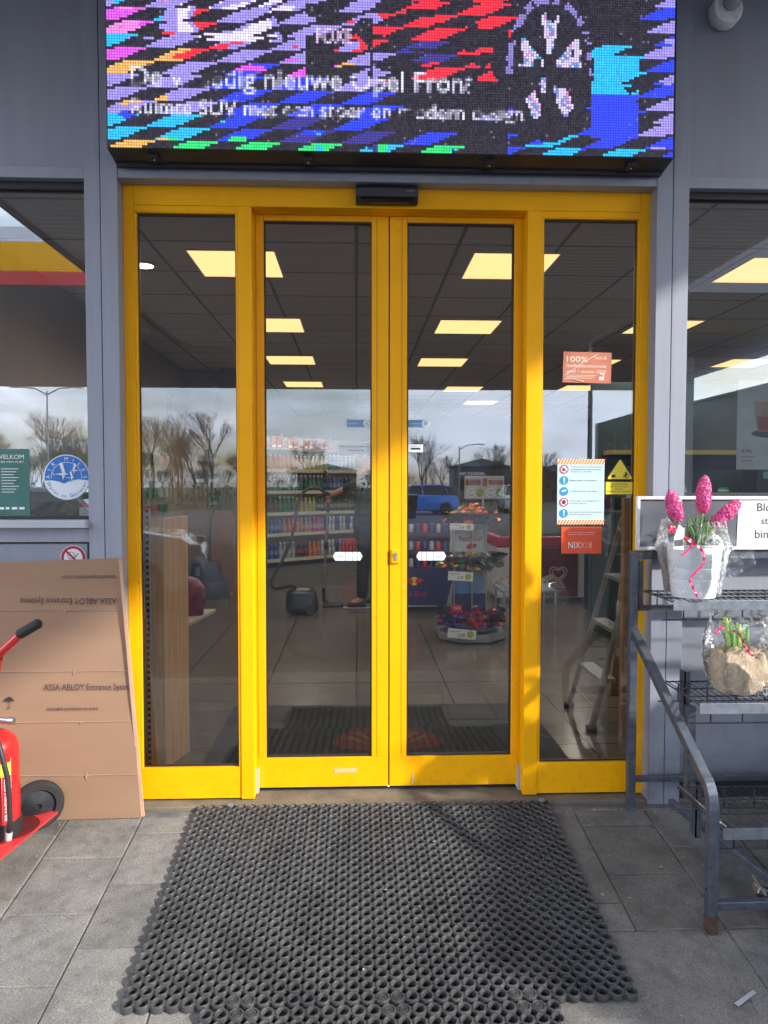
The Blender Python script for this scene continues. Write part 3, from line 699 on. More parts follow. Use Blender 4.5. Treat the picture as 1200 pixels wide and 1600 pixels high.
# ================================================================ FIRE EXTINGUISHER ON ITS TROLLEY
EX, EY = -1.372, -.33; zt = gz(-.3)+.075; ez = zt+.009
fe = thing('fire_extinguisher', 'red fire extinguisher with yellow band and black hose standing on the red trolley', 'fire extinguisher', (EX, EY, ez))
R0 = .093
mb = MB().lathe([(R0*.96, .0), (R0, .03), (R0, .31), (R0*.97, .333), (R0*.85, .36), (R0*.6, .38), (R0*.3, .39), (.02, .394), (.02, .415)], (EX, EY, ez), 48)
cyl = mb.build('cylinder', M['red'], fe, smooth='auto')
mb = MB().lathe([(R0+.006, .0), (R0+.006, .052), (R0+.001, .056), (R0+.001, .0)], (EX, EY, ez-.001), 48); mb.build('foot_ring', M['rubber'], fe, smooth='auto')
def band(z0_, z1_, a0, a1, r, mm, name, par):
    mb = MB(); n = 24; vs = []
    for k in range(n+1):
        a = a0+(a1-a0)*k/n; vs += [(EX+r*math.cos(a), EY+r*math.sin(a), ez+z0_), (EX+r*math.cos(a), EY+r*math.sin(a), ez+z1_)]
    mb.add(vs, [(2*k, 2*k+2, 2*k+3, 2*k+1) for k in range(n)]); return mb.build(name, mm, par, smooth=True)
band(.235, .285, -PI, -.42, R0+.0006, mat('yellow_band', (.85, .72, .02), .35), 'yellow_band', cyl)
def wrap_text(s, a_mid, z_, h, w):      # vertical lettering on the side of the cylinder, reading upwards
    mb = MB(); text(mb, s, 0, 0, 0, w=w, h=h)
    mb.v = [(EX+(R0+.0012)*math.cos(a_mid-(v[2]-h/2)/R0), EY+(R0+.0012)*math.sin(a_mid-(v[2]-h/2)/R0), ez+z_+v[0]) for v in mb.v]
    return mb
mb = wrap_text('BRANDBLUSSER', -.62, .07, .016, .16); mb.build('lettering', M['whiteink'], cyl)
mb = MB()
for (a, b_, c, d_) in ((-.80, -.79, .055, .32), (-.42, -.41, .055, .30)):
    vs = [(EX+(R0+.0008)*math.cos(q), EY+(R0+.0008)*math.sin(q), ez+zz) for q in (a, b_) for zz in (c, d_)]; mb.add(vs, [(0, 2, 3, 1)])
mb.build('label_border', M['whiteink'], cyl)
mb = MB().tube([(EX-.0, EY-.03, ez+.43), (EX+.03, EY-.06, ez+.425), (EX+.06, EY-.085, ez+.39), (EX+.085, EY-.1, ez+.33), (EX+.102, EY-.10, ez+.25), (EX+.108, EY-.100, ez+.17), (EX+.108, EY-.098, ez+.09), (EX+.105, EY-.10, ez+.045)], .0095, 12)
mb.build('hose', M['rubber'], fe, smooth=True)
MB().tube([(EX+.105, EY-.10, ez+.046), (EX+.104, EY-.102, ez+.018)], [.012, .010], 12).build('nozzle', mat('grey_nozzle', (.45, .45, .45), .5), fe, smooth='auto')
mb = MB().lathe([(.024, .412), (.024, .445), (.014, .45)], (EX, EY, ez), 20); mb.tube([(EX-.02, EY, ez+.435), (EX+.085, EY-.02, ez+.43)], .010, 12); mb.tube([(EX+.07, EY-.018, ez+.4305), (EX+.092, EY-.02, ez+.43)], .0135, 12)
mb.build('valve', M['steel'], fe, smooth='auto')
mb = MB().box(EX-.012, EX+.012, EY-.14, EY+.01, ez+.47, ez+.476, rot=Matrix.Rotation(-.2, 3, 'X')); mb.box(EX-.012, EX+.012, EY-.12, EY, ez+.45, ez+.456); mb.build('lever', M['rubber'], fe)
tr = thing('extinguisher_trolley', 'red two wheeled trolley with black grip carrying the fire extinguisher', 'trolley', (-1.35, -.25, gz(-.25)))
# tray: pointed red plate with a round rim hole for the bottle
tip = [(p_.x, p_.y) for p_ in (fl(88, 1252, zt), fl(95, 1259, zt), fl(90, 1272, zt), fl(0, 1345, zt), fl(-60, 1392, zt), fl(-130, 1392, zt), fl(-130, 1245, zt), fl(60, 1250, zt))]
mb = MB().prism(tip, zt-.001, zt+.008, 'xy'); plate_ = mb.build('tray', mat('tray_red', (.55, .035, .04), .45, var=.2, vs=10, bump=.15, bs=60), tr, bevel=.004, seg=2)
mb = MB(); a_ = disc(EX+.035, EY+.035, .112, 40)
mb.add([(q[0], q[1], zt+.0088) for q in a_], [tuple(range(40))]); mb.build('recess', mat('recess_dark_red', (.12, .012, .012), .6), plate_)
mb = MB()
for (wx, wy) in ((-1.275, -.172), (-1.68, -.16)):
    zc = gz(wy)+.101
    nrm = Matrix.Rotation(math.radians(-62), 4, 'Z')
    prof = [(.062, -.012), (.066, -.02), (.088, -.022), (.096, -.012), (.0975, 0), (.096, .012), (.088, .022), (.066, .02), (.062, .012)]
    w_ = MB().lathe(prof, (0, 0, 0), 40, 'x', cap=False); w_.v = [tuple(nrm @ Vector(v)+Vector((wx, wy, zc))) for v in w_.v]
    wo = w_.build('wheel', mat('tyre', (.02, .02, .022), .7, bump=.2), tr, smooth='auto')
    h_ = MB().lathe([(.063, -.008), (.04, -.014), (.012, -.02), (.012, .02), (.04, .014), (.063, .008)], (0, 0, 0), 32, 'x'); h_.v = [tuple(nrm @ Vector(v)+Vector((wx, wy, zc))) for v in h_.v]
    h_.build('rim', M['black'], wo, smooth='auto')
g0 = at(-45, 1062, -.30); g1 = at(36, 988, -.40); g2 = at(62, 973, -.43)
MB().tube([(-1.66, -.2, gz(-.2)+.05), (-1.66, -.2, .4), g0, g1], .015, 14).build('handle', M['red'], tr, smooth='auto')
gp = (g2-g1).normalized()
MB().tube([g1-gp*.02, g1-gp*.012, g1+(g2-g1)*.9, g2], [.0165, .019, .0185, .012], 14).build('grip', mat('ribbed_grip', (.015, .015, .015), .7, bump=.6, bs=200), tr, smooth='auto')
b0 = at(-40, 1055, -.31); b1 = at(1, 1022, -.36)
MB().tube([b0, at(2, 1028, -.345), at(-2, 1045, -.33), (-1.5, -.30, .45), (-1.6, -.28, .1)], .009, 10).build('brace', M['red'], tr, smooth='auto')
# ================================================================ STEPPED DISPLAY RACK
rk = thing('display_rack', 'grey steel stepped display rack with three wire shelves at the right of the door', 'rack', (1.7, -.45, gz(-.45)))
XL, XR = 1.155, 2.35
r = .0165
def sq(pts_, name, m_=None, rr=r, par=rk): return MB().tube(pts_, rr/1.0, 4, sq=True).build(name, m_ or M['rack'], par, smooth=False, bevel=.003, seg=2)
for X in (XL, XR):
    sq([(X, -.105, gz(-.105)), (X, -.105, 1.072)], 'back_leg')
    pts_ = [(X, -.118, .70), (X, -.60, .44), (X, -.70, .385)]
    pts_ = [(X, -.128, .735), (X, -.748, .375)]
    for k in range(1, 7):
        a = k/7*1.0; pts_.append((X, -.748-.055*math.sin(a*PI/2), .375-.075*(1-math.cos(a*PI/2))-.02*a))
    pts_ += [(X, -.803, .26), (X, -.803, gz(-.803)+.055)]
    lg = sq(pts_, 'front_leg')
    MB().tube([(X, -.803, gz(-.803)+.055), (X, -.803, gz(-.803)+.001)], r*1.02, 4, sq=True).build('rusty_foot', M['rust'], lg)
    hb_ = MB()
    for (yy, zz) in ((-.20, .695), (-.66, .43), (-.803, .03)):
        hb_.lathe([(.0055, -.0005), (.0055, .0)], (X-r-.0006 if yy > -.8 else X-r-.0006, yy, zz), 12, 'x')
    hb_.build('bolt_hole', M['dark'], lg)
    sq([(X+.125, -.37, gz(-.37)+.2), (X+.125, -.37, .50)] if X == XL else [(X-.1, -.37, .1), (X-.1, -.37, .5)], 'mid_post')
sq([(XL+r, -.105, 1.055), (XR-r, -.105, 1.055)], 'top_bar')
sq([(XL+r, -.105, .108), (XR-r, -.105, .108)], 'low_bar', rr=.012)
sq([(XL+.02, -.795, gz(-.8)+.085), (XR-.02, -.795, gz(-.8)+.085)], 'base_bar', rr=.014)
sq([(XL+.13, -.20, gz(-.2)+.09), (XL+.30, -.78, gz(-.78)+.085)], 'base_bar', rr=.013)
for (yy, z0_, z1_, x_) in ((-.06, .84, 1.03, XL+.022), (-.28, .44, .62, XL+.125), (-.40, .02, .22, XL+.12)):
    brk = MB().box(x_-.0025, x_+.0025, yy-.045, yy+.0, z0_, z1_); brk.box(x_-.0025, x_+.02, yy-.045, yy-.041, z0_, z1_)
    brk.build('bracket', M['rack'], rk)
def shelf(z, yb, yf, x0_, x1_, name='wire_shelf'):
    s_ = MB(); k = x0_+.01
    while k < x1_:
        s_.tube([(k, yb, z), (k, yf+.004, z)], .0018, 5); k += .0262
    for yy in (yb, yb+(yf-yb)*.33, yb+(yf-yb)*.66): s_.tube([(x0_, yy, z-.0035), (x1_, yy, z-.0035)], .003, 6)
    for xx in (x0_, x1_): s_.tube([(xx, yb, z-.003), (xx, yf, z-.003)], .0032, 6)
    # lower hanging rail
    for yy in (yf+.02, yb-.02):
        s_.tube([(x0_-.03, yy, z-.075), (x1_, yy, z-.075)], .0032, 6)
        k = x0_+.05
        while k < x1_: s_.tube([(k, yy, z-.004), (k, yy, z-.075)], .003, 6); k += .035 if int((k-x0_)*20) % 4 == 0 else .115
    w = s_.build(name, M['wire'], rk, smooth=True)
    MB().box(x0_, x1_+.02, yf-.003, yf, z-.036, z+.002).build('front_lip', M['zinc'], w, bevel=.001)
    return w
shelf(.905, -.09, -.375, 1.205, 2.32)
shelf(.578, -.30, -.60, 1.205, 2.32)
shelf(.228, -.47, -.80, 1.19, 2.32)
MB().tube([(1.20, -.47, .228), (1.205, -.79, .23)], .004, 6).build('shelf_arm', M['steel'], rk, smooth=True)
MB().tube([(1.175, -.112, .835), (2.335, -.112, .835)], .011, 4, sq=True).build('shelf_bar', M['wire'], rk)
cw = MB().lathe([(.032, -.012), (.036, 0), (.032, .012)], (1.395, -.70, gz(-.70)+.0365), 24, 'x'); cw = cw.build('caster', M['rubber'], rk, smooth='auto')
MB().box(1.36, 1.40, -.72, -.68, gz(-.7)+.055, gz(-.7)+.075, rot=Matrix.Rotation(.3, 3, 'Y')).build('caster_fork', M['steel'], cw, bevel=.003)
MB().box(1.368, 1.377, -.745, -.655, gz(-.7)+.075, gz(-.7)+.082, rot=Matrix.Rotation(.25, 3, 'X')).build('brake', M['steel'], cw)
# ---- framed board lying on the top bar
sb_ = thing('price_board', 'white framed sign board with grey field and printed sheet on top of the rack', 'sign', (1.7, -.12, 1.073))
bl, br_, bz0, bz1 = 1.155, 2.34, 1.0745, 1.30
mb = MB()
for b in ((bl, br_, -.135, -.115, bz1-.013, bz1), (bl, br_, -.135, -.115, bz0+.004, bz0+.017), (bl, bl+.013, -.135, -.115, bz0+.017, bz1-.013), (br_-.013, br_, -.135, -.115, bz0+.017, bz1-.013)): mb.box(*b)
mb.build('frame', mat('worn_white_frame', (.72, .72, .73), .45, var=.12, vs=14), sb_, bevel=.0015)
MB().box(bl+.013, br_-.013, -.127, -.118, bz0+.017, bz1-.013).build('backing', mat('slate_grey_card', (.085, .095, .12), .35, var=.25, vs=5, col2=(.14, .15, .18)), sb_)
ps = MB().prism([(1.578, bz0+.0175), (2.28, bz0+.0175), (2.28, bz1-.013), (1.583, bz1-.013)], -.1295, -.1285).build('paper_sheet', M['white'], sb_)
mb = MB()
text(mb, 'BINNEN', 1.642, 1.238, -.1303, h=.030)
text(mb, 'st', 1.672, 1.186, -.1303, h=.028)
text(mb, 'binnen', 1.632, 1.136, -.1303, h=.033)
mb.v = [v for v in mb.v]
mb = MB()
text(mb, 'Bloemen', 1.662, 1.238, -.1303, h=.034); text(mb, 'staan', 1.680, 1.184, -.1303, h=.024); text(mb, 'binnen', 1.655, 1.126, -.1303, h=.035)
mb.build('lettering', M['blackink'], ps)
# ================================================================ HYACINTHS IN A WHITE BUCKET
px_, py_, pz_ = 1.325, -.285, .909
hp = thing('hyacinth_pot', 'three bright pink hyacinths in a white foil wrapped bucket on the top shelf', 'potted plant', (px_, py_, pz_))
pr_ = [(.077, 0), (.080, .002), (.0885, .07), (.0865, .072), (.0895, .076), (.094, .115), (.0925, .117), (.095, .121), (.102, .2), (.106, .203), (.106, .208), (.1, .208), (.098, .19), (.05, .188)]
mb = MB().lathe(pr_, (px_, py_, pz_), 48); mb.build('bucket', mat('white_zinc_bucket', (.82, .86, .90), .35, .05, var=.06, vs=18, bump=.12, bs=40), hp, smooth='auto')
mb = MB().lathe([(.095, .196), (.06, .205), (.01, .2)], (px_, py_, pz_), 24); mb.build('soil', mat('white_gravel', (.4, .38, .33), .9, var=.6, vs=90, bump=1), hp)
mb = MB()      # white wicker ball
bc = Vector((px_+.055, py_-.045, pz_+.215))
for k in range(11):
    ax = Vector((rnd.gauss(0, 1), rnd.gauss(0, 1), rnd.gauss(0, 1))).normalized(); u = ax.orthogonal().normalized(); w = ax.cross(u)
    mb.tube([bc+(u*math.cos(a*PI/8)+w*math.sin(a*PI/8))*.03 for a in range(17)], .0016, 5, cap=False)
mb.build('wicker_ball', M['white'], hp, smooth=True)
leafm = mat('hyacinth_leaf', (.06, .15, .03), .4, var=.35, vs=20, col2=(.12, .24, .06))
def leaf_blade(mb, p0, p1, p2, w):
    n = 8; vs = []; p0, p1, p2 = map(Vector, (p0, p1, p2))
    side = (p2-p0).cross(Vector((rnd.uniform(-.3, .3), 1, 0))).normalized()
    for k in range(n+1):
        t = k/n; p = p0*(1-t)**2+p1*2*t*(1-t)+p2*t*t; ww = w*math.sin(PI*min(1, .25+t*.75))**.7*(1 if t < .6 else (1.02-t)/.42)+.0008
        vs += [p-side*ww, p+Vector((0, -ww*.5, 0)), p+side*ww, p+Vector((0, ww*.2, 0))]
    fs = []
    for k in range(n):
        for a in range(4): fs.append((k*4+a, k*4+(a+1) % 4, k*4+4+(a+1) % 4, k*4+4+a))
    mb.add(vs, fs)
def floret(mb, c, d, s_):
    d = d.normalized(); u = d.orthogonal().normalized(); w = d.cross(u)
    a0 = rnd.uniform(0, 6)
    mb.tube([c-d*s_*.55, c], [s_*.16, s_*.24], 5, cap=False)
    for k in range(6):
        a = a0+k*PI/3; e = u*math.cos(a)+w*math.sin(a); f = d.cross(e)
        mb.add([c+f*s_*.14, c-f*s_*.14, c+e*s_*.5+d*s_*.32-f*s_*.15, c+e*s_*.5+d*s_*.32+f*s_*.15, c+e*s_*.92+d*s_*.08], [(0, 1, 2, 3), (3, 2, 4)])
def pinkmat():
    m = mat('hyacinth_pink', (.60, .003, .17), .4, var=.4, vs=110, col2=(1.0, .22, .52)); return m
pk = pinkmat()
def bloom(base, tip, rad, n=150, name='flower_spike', m_=None, s_=.0195):
    base, tip = Vector(base), Vector(tip); ax = (tip-base); L = ax.length; ax.normalize(); u = ax.orthogonal().normalized(); w = ax.cross(u)
    mb = MB()
    mb.lathe([(.3*rad, 0), (.36*rad, .15*L), (.36*rad, .7*L), (.2*rad, .95*L)], (0, 0, 0), 10)
    Mx = Matrix((u, w, ax)).transposed(); mb.v = [tuple(base+Mx @ Vector(v)) for v in mb.v]
    for k in range(n):
        t = (k+.5)/n; a = k*2.39996
        prof = math.sin(PI*(.12+.80*t))**.55
        if t > .85: prof *= 1-(t-.85)*2.2
        d = u*math.cos(a)+w*math.sin(a)+ax*(t-.45)*1.2
        r_ = rad*prof*rnd.uniform(.8, 1.12)*.86
        floret(mb, base+ax*t*L+(u*math.cos(a)+w*math.sin(a))*r_, d, s_*rnd.uniform(.85, 1.15))
    return mb.build(name, m_ or pk, hp)
hx = lambda x, y, Y: at(x, y, Y)
b1, t1 = hx(1059, 812, -.31), hx(1049, 776, -.315)
bloom(b1, t1+(t1-b1)*.12, .026, 85); 
bloom(hx(1098, 798, -.27), hx(1101, 748, -.27), .025, 105)
bloom(hx(1115, 820, -.30), hx(1153, 786, -.31), .023, 95)
mb = MB()
for a, b in (((px_-.045, py_-.02, pz_+.19), b1), ((px_+.01, py_+.01, pz_+.19), hx(1098, 800, -.27)), ((px_+.03, py_-.01, pz_+.19), hx(1116, 820, -.30))):
    mb.tube([a, (Vector(a)+Vector(b))/2, b], .0055, 8)
mb.build('stem', mat('green_stem', (.16, .28, .08), .4), hp, smooth=True)
mb = MB()
for k in range(34):
    c0 = rnd.choice([-.03, .0, .012, .02, .03]); q = (px_+c0+rnd.uniform(-.012, .012), py_+rnd.uniform(-.03, .03), pz_+.19)
    dx = c0*1.4+rnd.uniform(-.055, .055); h_ = rnd.uniform(.075, .15)
    tip_ = (q[0]+dx, q[1]+rnd.uniform(-.05, .04), q[2]+h_)
    leaf_blade(mb, q, (q[0]+dx*.2, q[1], q[2]+h_*.6), tip_, rnd.uniform(.004, .008))
mb.build('leaf', leafm, hp, smooth=True)
foil = glass('clear_foil', tint=(.985, .99, .995), refl=.05, rough=.06)
def foilmat():
    m = glass('clear_foil', tint=(.97, .98, .99), refl=.035, rough=.09); n = m.node_tree.nodes; l = m.node_tree.links
    t = n.new('ShaderNodeTexCoord'); z = n.new('ShaderNodeTexNoise'); z.inputs['Scale'].default_value = 28; z.inputs['Detail'].default_value = 6; z.inputs['Distortion'].default_value = 1.5
    bu = n.new('ShaderNodeBump'); bu.inputs['Strength'].default_value = 1; bu.inputs['Distance'].default_value = .02
    l.new(t.outputs['Object'], z.inputs['Vector']); l.new(z.outputs['Fac'], bu.inputs['Height'])
    for q in n:
        if q.type in ('BSDF_GLOSSY',): l.new(bu.outputs[0], q.inputs['Normal'])
    o = [q for q in n if q.type == 'OUTPUT_MATERIAL'][0]; src = o.inputs['Surface'].links[0].from_socket
    df = n.new('ShaderNodeBsdfDiffuse'); df.inputs['Color'].default_value = (.8, .82, .85, 1); mx_ = n.new('ShaderNodeMixShader'); rr = n.new('ShaderNodeTexNoise'); rr.inputs['Scale'].default_value = 17; rr.inputs['Detail'].default_value = 2.5; rr.inputs['Distortion'].default_value = .6  # white crinkle lines: highlights painted into the film's colour
    l.new(t.outputs['Object'], rr.inputs['Vector']); sb_n = n.new('ShaderNodeMath'); sb_n.operation = 'SUBTRACT'; sb_n.inputs[1].default_value = .5; ab_n = n.new('ShaderNodeMath'); ab_n.operation = 'ABSOLUTE'
    l.new(rr.outputs['Fac'], sb_n.inputs[0]); l.new(sb_n.outputs[0], ab_n.inputs[0]); mr = n.new('ShaderNodeMapRange'); mr.inputs['From Min'].default_value = .0; mr.inputs['From Max'].default_value = .014; mr.inputs['To Min'].default_value = .42; mr.inputs['To Max'].default_value = .02
    l.new(ab_n.outputs[0], mr.inputs['Value']); l.new(mr.outputs[0], mx_.inputs['Fac']); l.new(src, mx_.inputs[1]); l.new(df.outputs[0], mx_.inputs[2]); l.new(mx_.outputs[0], o.inputs['Surface'])
    return m
foil = foilmat()
def foil_skin(c, prof, n=40, crumple=.012, seed=0, inner=None):
    """crumpled film of a small thickness round an axis: prof = [(radius, height)]"""
    mb = MB(); rows = len(prof)
    def pt_(i, k, off):
        rr, h = prof[i]; a = 2*PI*k/n
        q = noise.noise(Vector((math.cos(a)*2.2+seed, math.sin(a)*2.2, h*14)))+.7*noise.noise(Vector((math.cos(a)*6+seed, math.sin(a)*6, h*40)))
        rr = rr*(1+.12*q)+crumple*q+off
        if inner: rr = max(rr, inner(a, h))
        hh = h+(.02*noise.noise(Vector((a*2, seed, 3))) if i == rows-1 else 0)
        return (c[0]+rr*math.cos(a), c[1]+rr*math.sin(a), c[2]+hh)
    vs = [pt_(i, k, 0) for i in range(rows) for k in range(n)]
    fs = [(i*n+k, i*n+(k+1) % n, (i+1)*n+(k+1) % n, (i+1)*n+k) for i in range(rows-1) for k in range(n)]
    return mb.add(vs, fs)
mb = foil_skin((px_-.01, py_-.01, pz_), [(.085, .01), (.094, .05), (.104, .1), (.118, .15), (.13, .2), (.135, .24), (.128, .275), (.11, .30)], 56, .012, 1, lambda a, h: .102+.12*min(h, .21) if h < .22 else 0)
# loose corner of the film to the right
wing = []
for i in range(9):
    for j in range(9):
        u, v = i/8, j/8
        p = Vector((px_+.085+.115*u, py_-.05-.03*u, pz_+.06+.19*v*(1-.55*u)+.075*u)); p += Vector((0, .02*noise.noise(p*30), .008*noise.noise(p*40))); wing.append(p)
mb.add(wing, [(i*9+j, (i+1)*9+j, (i+1)*9+j+1, i*9+j+1) for i in range(8) for j in range(8)])
mb.build('foil_wrap', foil, hp, smooth=True)
def ribbon(mb, pts_, w):
    vs = []
    for i, p in enumerate(pts_):
        a = pts_[max(0, i-1)]; b = pts_[min(len(pts_)-1, i+1)]; t = (Vector(b)-Vector(a)).normalized(); s_ = Vector((t.z, 0, -t.x)).normalized()*w+Vector((0, .002*math.sin(i*1.3), 0))
        vs += [Vector(p)-s_, Vector(p)+s_, Vector(p)+s_+Vector((0, .0008, 0)), Vector(p)-s_+Vector((0, .0008, 0))]
    fs = []
    for k in range(len(pts_)-1):
        for a in range(4): fs.append((k*4+a, k*4+(a+1) % 4, k*4+4+(a+1) % 4, k*4+4+a))
    mb.add(vs, fs)
def curve(pp, Y, n=6):
    P_ = [at(x, y, Y) for x, y in pp]; out_ = []
    for i in range(len(P_)-1):
        a = P_[max(0, i-1)]; b = P_[i]; c = P_[i+1]; d = P_[min(len(P_)-1, i+2)]
        for k in range(n):
            t = k/n; out_.append(.5*((2*b)+(c-a)*t+(2*a-5*b+4*c-d)*t*t+(3*b-3*c+d-a)*t**3))
    out_.append(P_[-1]); return out_
rib = mat('pink_ribbon', (.75, .02, .12), .3, var=.15, vs=40)
mb = MB()
ribbon(mb, curve([(1064, 868), (1075, 860), (1082, 848), (1076, 841), (1068, 841)], -.43), .0035)
ribbon(mb, curve([(1068, 841), (1085, 850), (1098, 862), (1099, 880), (1088, 893), (1078, 907), (1084, 920), (1090, 934)], -.432), .0035)
ribbon(mb, curve([(1044, 822), (1052, 826), (1050, 832), (1046, 826), (1056, 824), (1058, 831)], -.40), .004)
mb.build('ribbon', rib, hp)
tg = MB().prism([(at(1052, 845, -.42).x, at(1052, 858, -.42).z), (at(1068, 845, -.42).x, at(1052, 859, -.42).z), (at(1069, 845, -.42).x, at(1052, 826, -.42).z), (at(1060, 845, -.42).x, at(1052, 820, -.42).z), (at(1053, 845, -.42).x, at(1052, 840, -.42).z)], -.4215, -.4205).build('price_tag', M['white'], hp)
mb = MB()
for k in range(9):
    x_ = at(1054+k*1.5, 850, -.4225).x; mb.box(x_, x_+.0012, -.4225, -.422, at(0, 856, -.4225).z, at(0, 846, -.4225).z)
mb.build('barcode', M['blackink'], tg)
# ================================================================ BUDDING HYACINTH IN BURLAP
bx, by, bz = 1.415, -.46, .582
bp = thing('burlap_plant', 'green budding hyacinth in a tan burlap sack wrapped in clear foil on the middle shelf', 'potted plant', (bx, by, bz))
bm = bmesh.new(); bmesh.ops.create_cube(bm, size=1.); bmesh.ops.subdivide_edges(bm, edges=bm.edges, cuts=14, use_grid_fill=True)
for v in bm.verts:
    p = v.co.copy(); n_ = p.normalized()*.62; q = p.lerp(n_, .35); z = q.z+.5
    wv = 1.0+.12*math.sin(z*PI)
    v.co = Vector((q.x*.150*wv, q.y*.115*wv, z*.155))
    nn = noise.noise(Vector((p.x*3, p.y*3, p.z*3)))*.012+noise.noise(Vector((p.x*9, p.y*9, p.z*4)))*.007
    v.co += p.normalized()*nn
    if z > .8: v.co.z += .014*noise.noise(Vector((p.x*9, p.y*9, 2)))
me = bpy.data.meshes.new('sack'); bm.to_mesh(me); bm.free(); me.shade_smooth()
def burlap():
    m = mat('burlap', (.66, .50, .33), .95, var=.25, vs=60, bump=1., bs=220); return m
me.materials.append(burlap()); o = bpy.data.objects.new('sack', me); C.objects.link(o); o.parent = bp
mb = MB()
for k in range(90):      # frayed fibres at the top
    a = rnd.uniform(0, 6.28); rx = rnd.uniform(.02, .08); q = Vector((bx+rx*math.cos(a), by+rx*.7*math.sin(a), bz+.155)); d = Vector((rnd.uniform(-.03, .03), rnd.uniform(-.03, .03), rnd.uniform(.005, .035)))
    mb.tube([q, q+d*.6+Vector((rnd.uniform(-.006, .006), 0, .004)), q+d], .0011, 4)
mb.build('fibre', mat('straw', (.45, .34, .2), .9, var=.5, vs=30, col2=(.10, .07, .04)), bp)
budm = mat('green_bud', (.30, .50, .08), .45, var=.3, vs=60, col2=(.55, .7, .2))
for (x0_, y0_, x1_, y1_, rr) in ((1140, 1006, 1135, 966, .0185), (1153, 1014, 1156, 976, .0195)):
    b_, t_ = at(x0_, y0_, -.46), at(x1_, y1_, -.46); ax = (t_-b_); L = ax.length; ax.normalize(); u = ax.orthogonal().normalized(); w = ax.cross(u); mb = MB()
    mb.tube([b_-ax*.06, b_, b_+ax*L*.5, t_], [.006, .011, .011, .004], 8)
    for k in range(46):
        t = (k+.5)/46; a = k*2.4; pr2 = math.sin(PI*(.15+.75*t))**.6; c = b_+ax*t*L+(u*math.cos(a)+w*math.sin(a))*rr*pr2
        d = (u*math.cos(a)+w*math.sin(a))+ax*1.2; d.normalize(); uu = d.orthogonal().normalized(); ww = d.cross(uu)
        mb.add([c-d*.003, c+uu*.0032, c+ww*.0032, c-uu*.0032, c-ww*.0032, c+d*.008], [(0, 2, 1), (0, 3, 2), (0, 4, 3), (0, 1, 4), (1, 2, 5), (2, 3, 5), (3, 4, 5), (4, 1, 5)])
    mb.build('bud', budm, bp)
mb = MB()
for k in range(14):
    q = (bx+rnd.uniform(-.035, .035), by+rnd.uniform(-.02, .02), bz+.15); h_ = rnd.uniform(.07, .125); dx = rnd.uniform(-.05, .01)
    leaf_blade(mb, q, (q[0]+dx*.3, q[1], q[2]+h_*.6), (q[0]+dx, q[1]-.01, q[2]+h_), rnd.uniform(.005, .009))
mb.build('leaf', mat('young_leaf', (.12, .26, .06), .4, var=.3, vs=20), bp, smooth=True)
mb = foil_skin((bx, by, bz), [(.10, .003), (.108, .03), (.112, .08), (.115, .13), (.116, .17), (.122, .21), (.115, .25), (.09, .285)], 56, .014, 5, lambda a, h: (.101 if abs(math.cos(a)) > .5 else .09) if h < .18 else 0)
wing = []
for i in range(9):
    for j in range(9):
        u, v = i/8, j/8
        p = Vector((bx+.085+.075*u, by-.05-.02*u, bz+.10+.14*v*(1-.3*u)+.04*u)); p += Vector((0, .02*noise.noise(p*30), .008*noise.noise(p*40))); wing.append(p)
mb.add(wing, [(i*9+j, (i+1)*9+j, (i+1)*9+j+1, i*9+j+1) for i in range(8) for j in range(8)])
mb.build('foil_wrap', foil, bp, smooth=True)
mb = MB()
ribbon(mb, curve([(1144, 985), (1154, 990), (1163, 1006), (1172, 1022), (1178, 1024)], -.57), .0035)
ribbon(mb, curve([(1116, 990), (1124, 984), (1131, 978), (1124, 983), (1118, 988)], -.57), .004)
mb.build('ribbon', rib, bp)
# ================================================================ NOTICES AND STICKERS
YS = .0175
def sticker(name, label, cat, x0_, z0_, x1_, z1_, Y, m_, th=.0008, rot=0., bevel=0):
    t = thing(name, label, cat, ((x0_+x1_)/2, Y, (z0_+z1_)/2))
    cx, cz = (x0_+x1_)/2, (z0_+z1_)/2; R = Matrix.Rotation(-rot, 3, 'Y')
    mb = MB().box(x0_, x1_, Y, Y+th, z0_, z1_, rot=R); mb.build('sheet', m_, t)
    return t
def rotv(mb, cx, cz, a):
    ca, sa = math.cos(a), math.sin(a); mb.v = [(cx+(v[0]-cx)*ca-(v[2]-cz)*sa, v[1], cz+(v[0]-cx)*sa+(v[2]-cz)*ca) for v in mb.v]
orange = mat('terracotta_print', (.50, .17, .10), .4, var=.1, vs=14)
t = sticker('age_notice', 'rust coloured age check notice taped high on the right side pane', 'notice', .884, 1.784, 1.093, 1.915, YS, orange, rot=-.02)
mb = MB(); Yt = YS-.0008
text(mb, '100%', .899, 1.872, Yt, h=.024, w=.09); text(mb, 'leeftijdscontrole', .899, 1.845, Yt, w=.172, h=.019); text(mb, 'vanaf 1 oktober 2023!', .899, 1.826, Yt, w=.172, h=.013)
text(mb, 'NIX18', 1.02, 1.885, Yt, h=.013, w=.05)
for k in range(3): mb.box(.899, 1.03-.01*k, Yt-.0002, Yt, 1.815-.006*k, 1.8165-.006*k)
mb.prism([(1.04, 1.797), (1.062, 1.797), (1.062, 1.826), (1.045, 1.826)], Yt-.0004, Yt)
rotv(mb, .988, 1.85, -.02); mb.build('lettering', mat('cream_print', (.8, .74, .66), .5), t)
mb = MB().box(1.044, 1.058, Yt-.0008, Yt-.0005, 1.812, 1.822); rotv(mb, .988, 1.85, -.02); mb.build('icon', orange, t)
mb = MB()
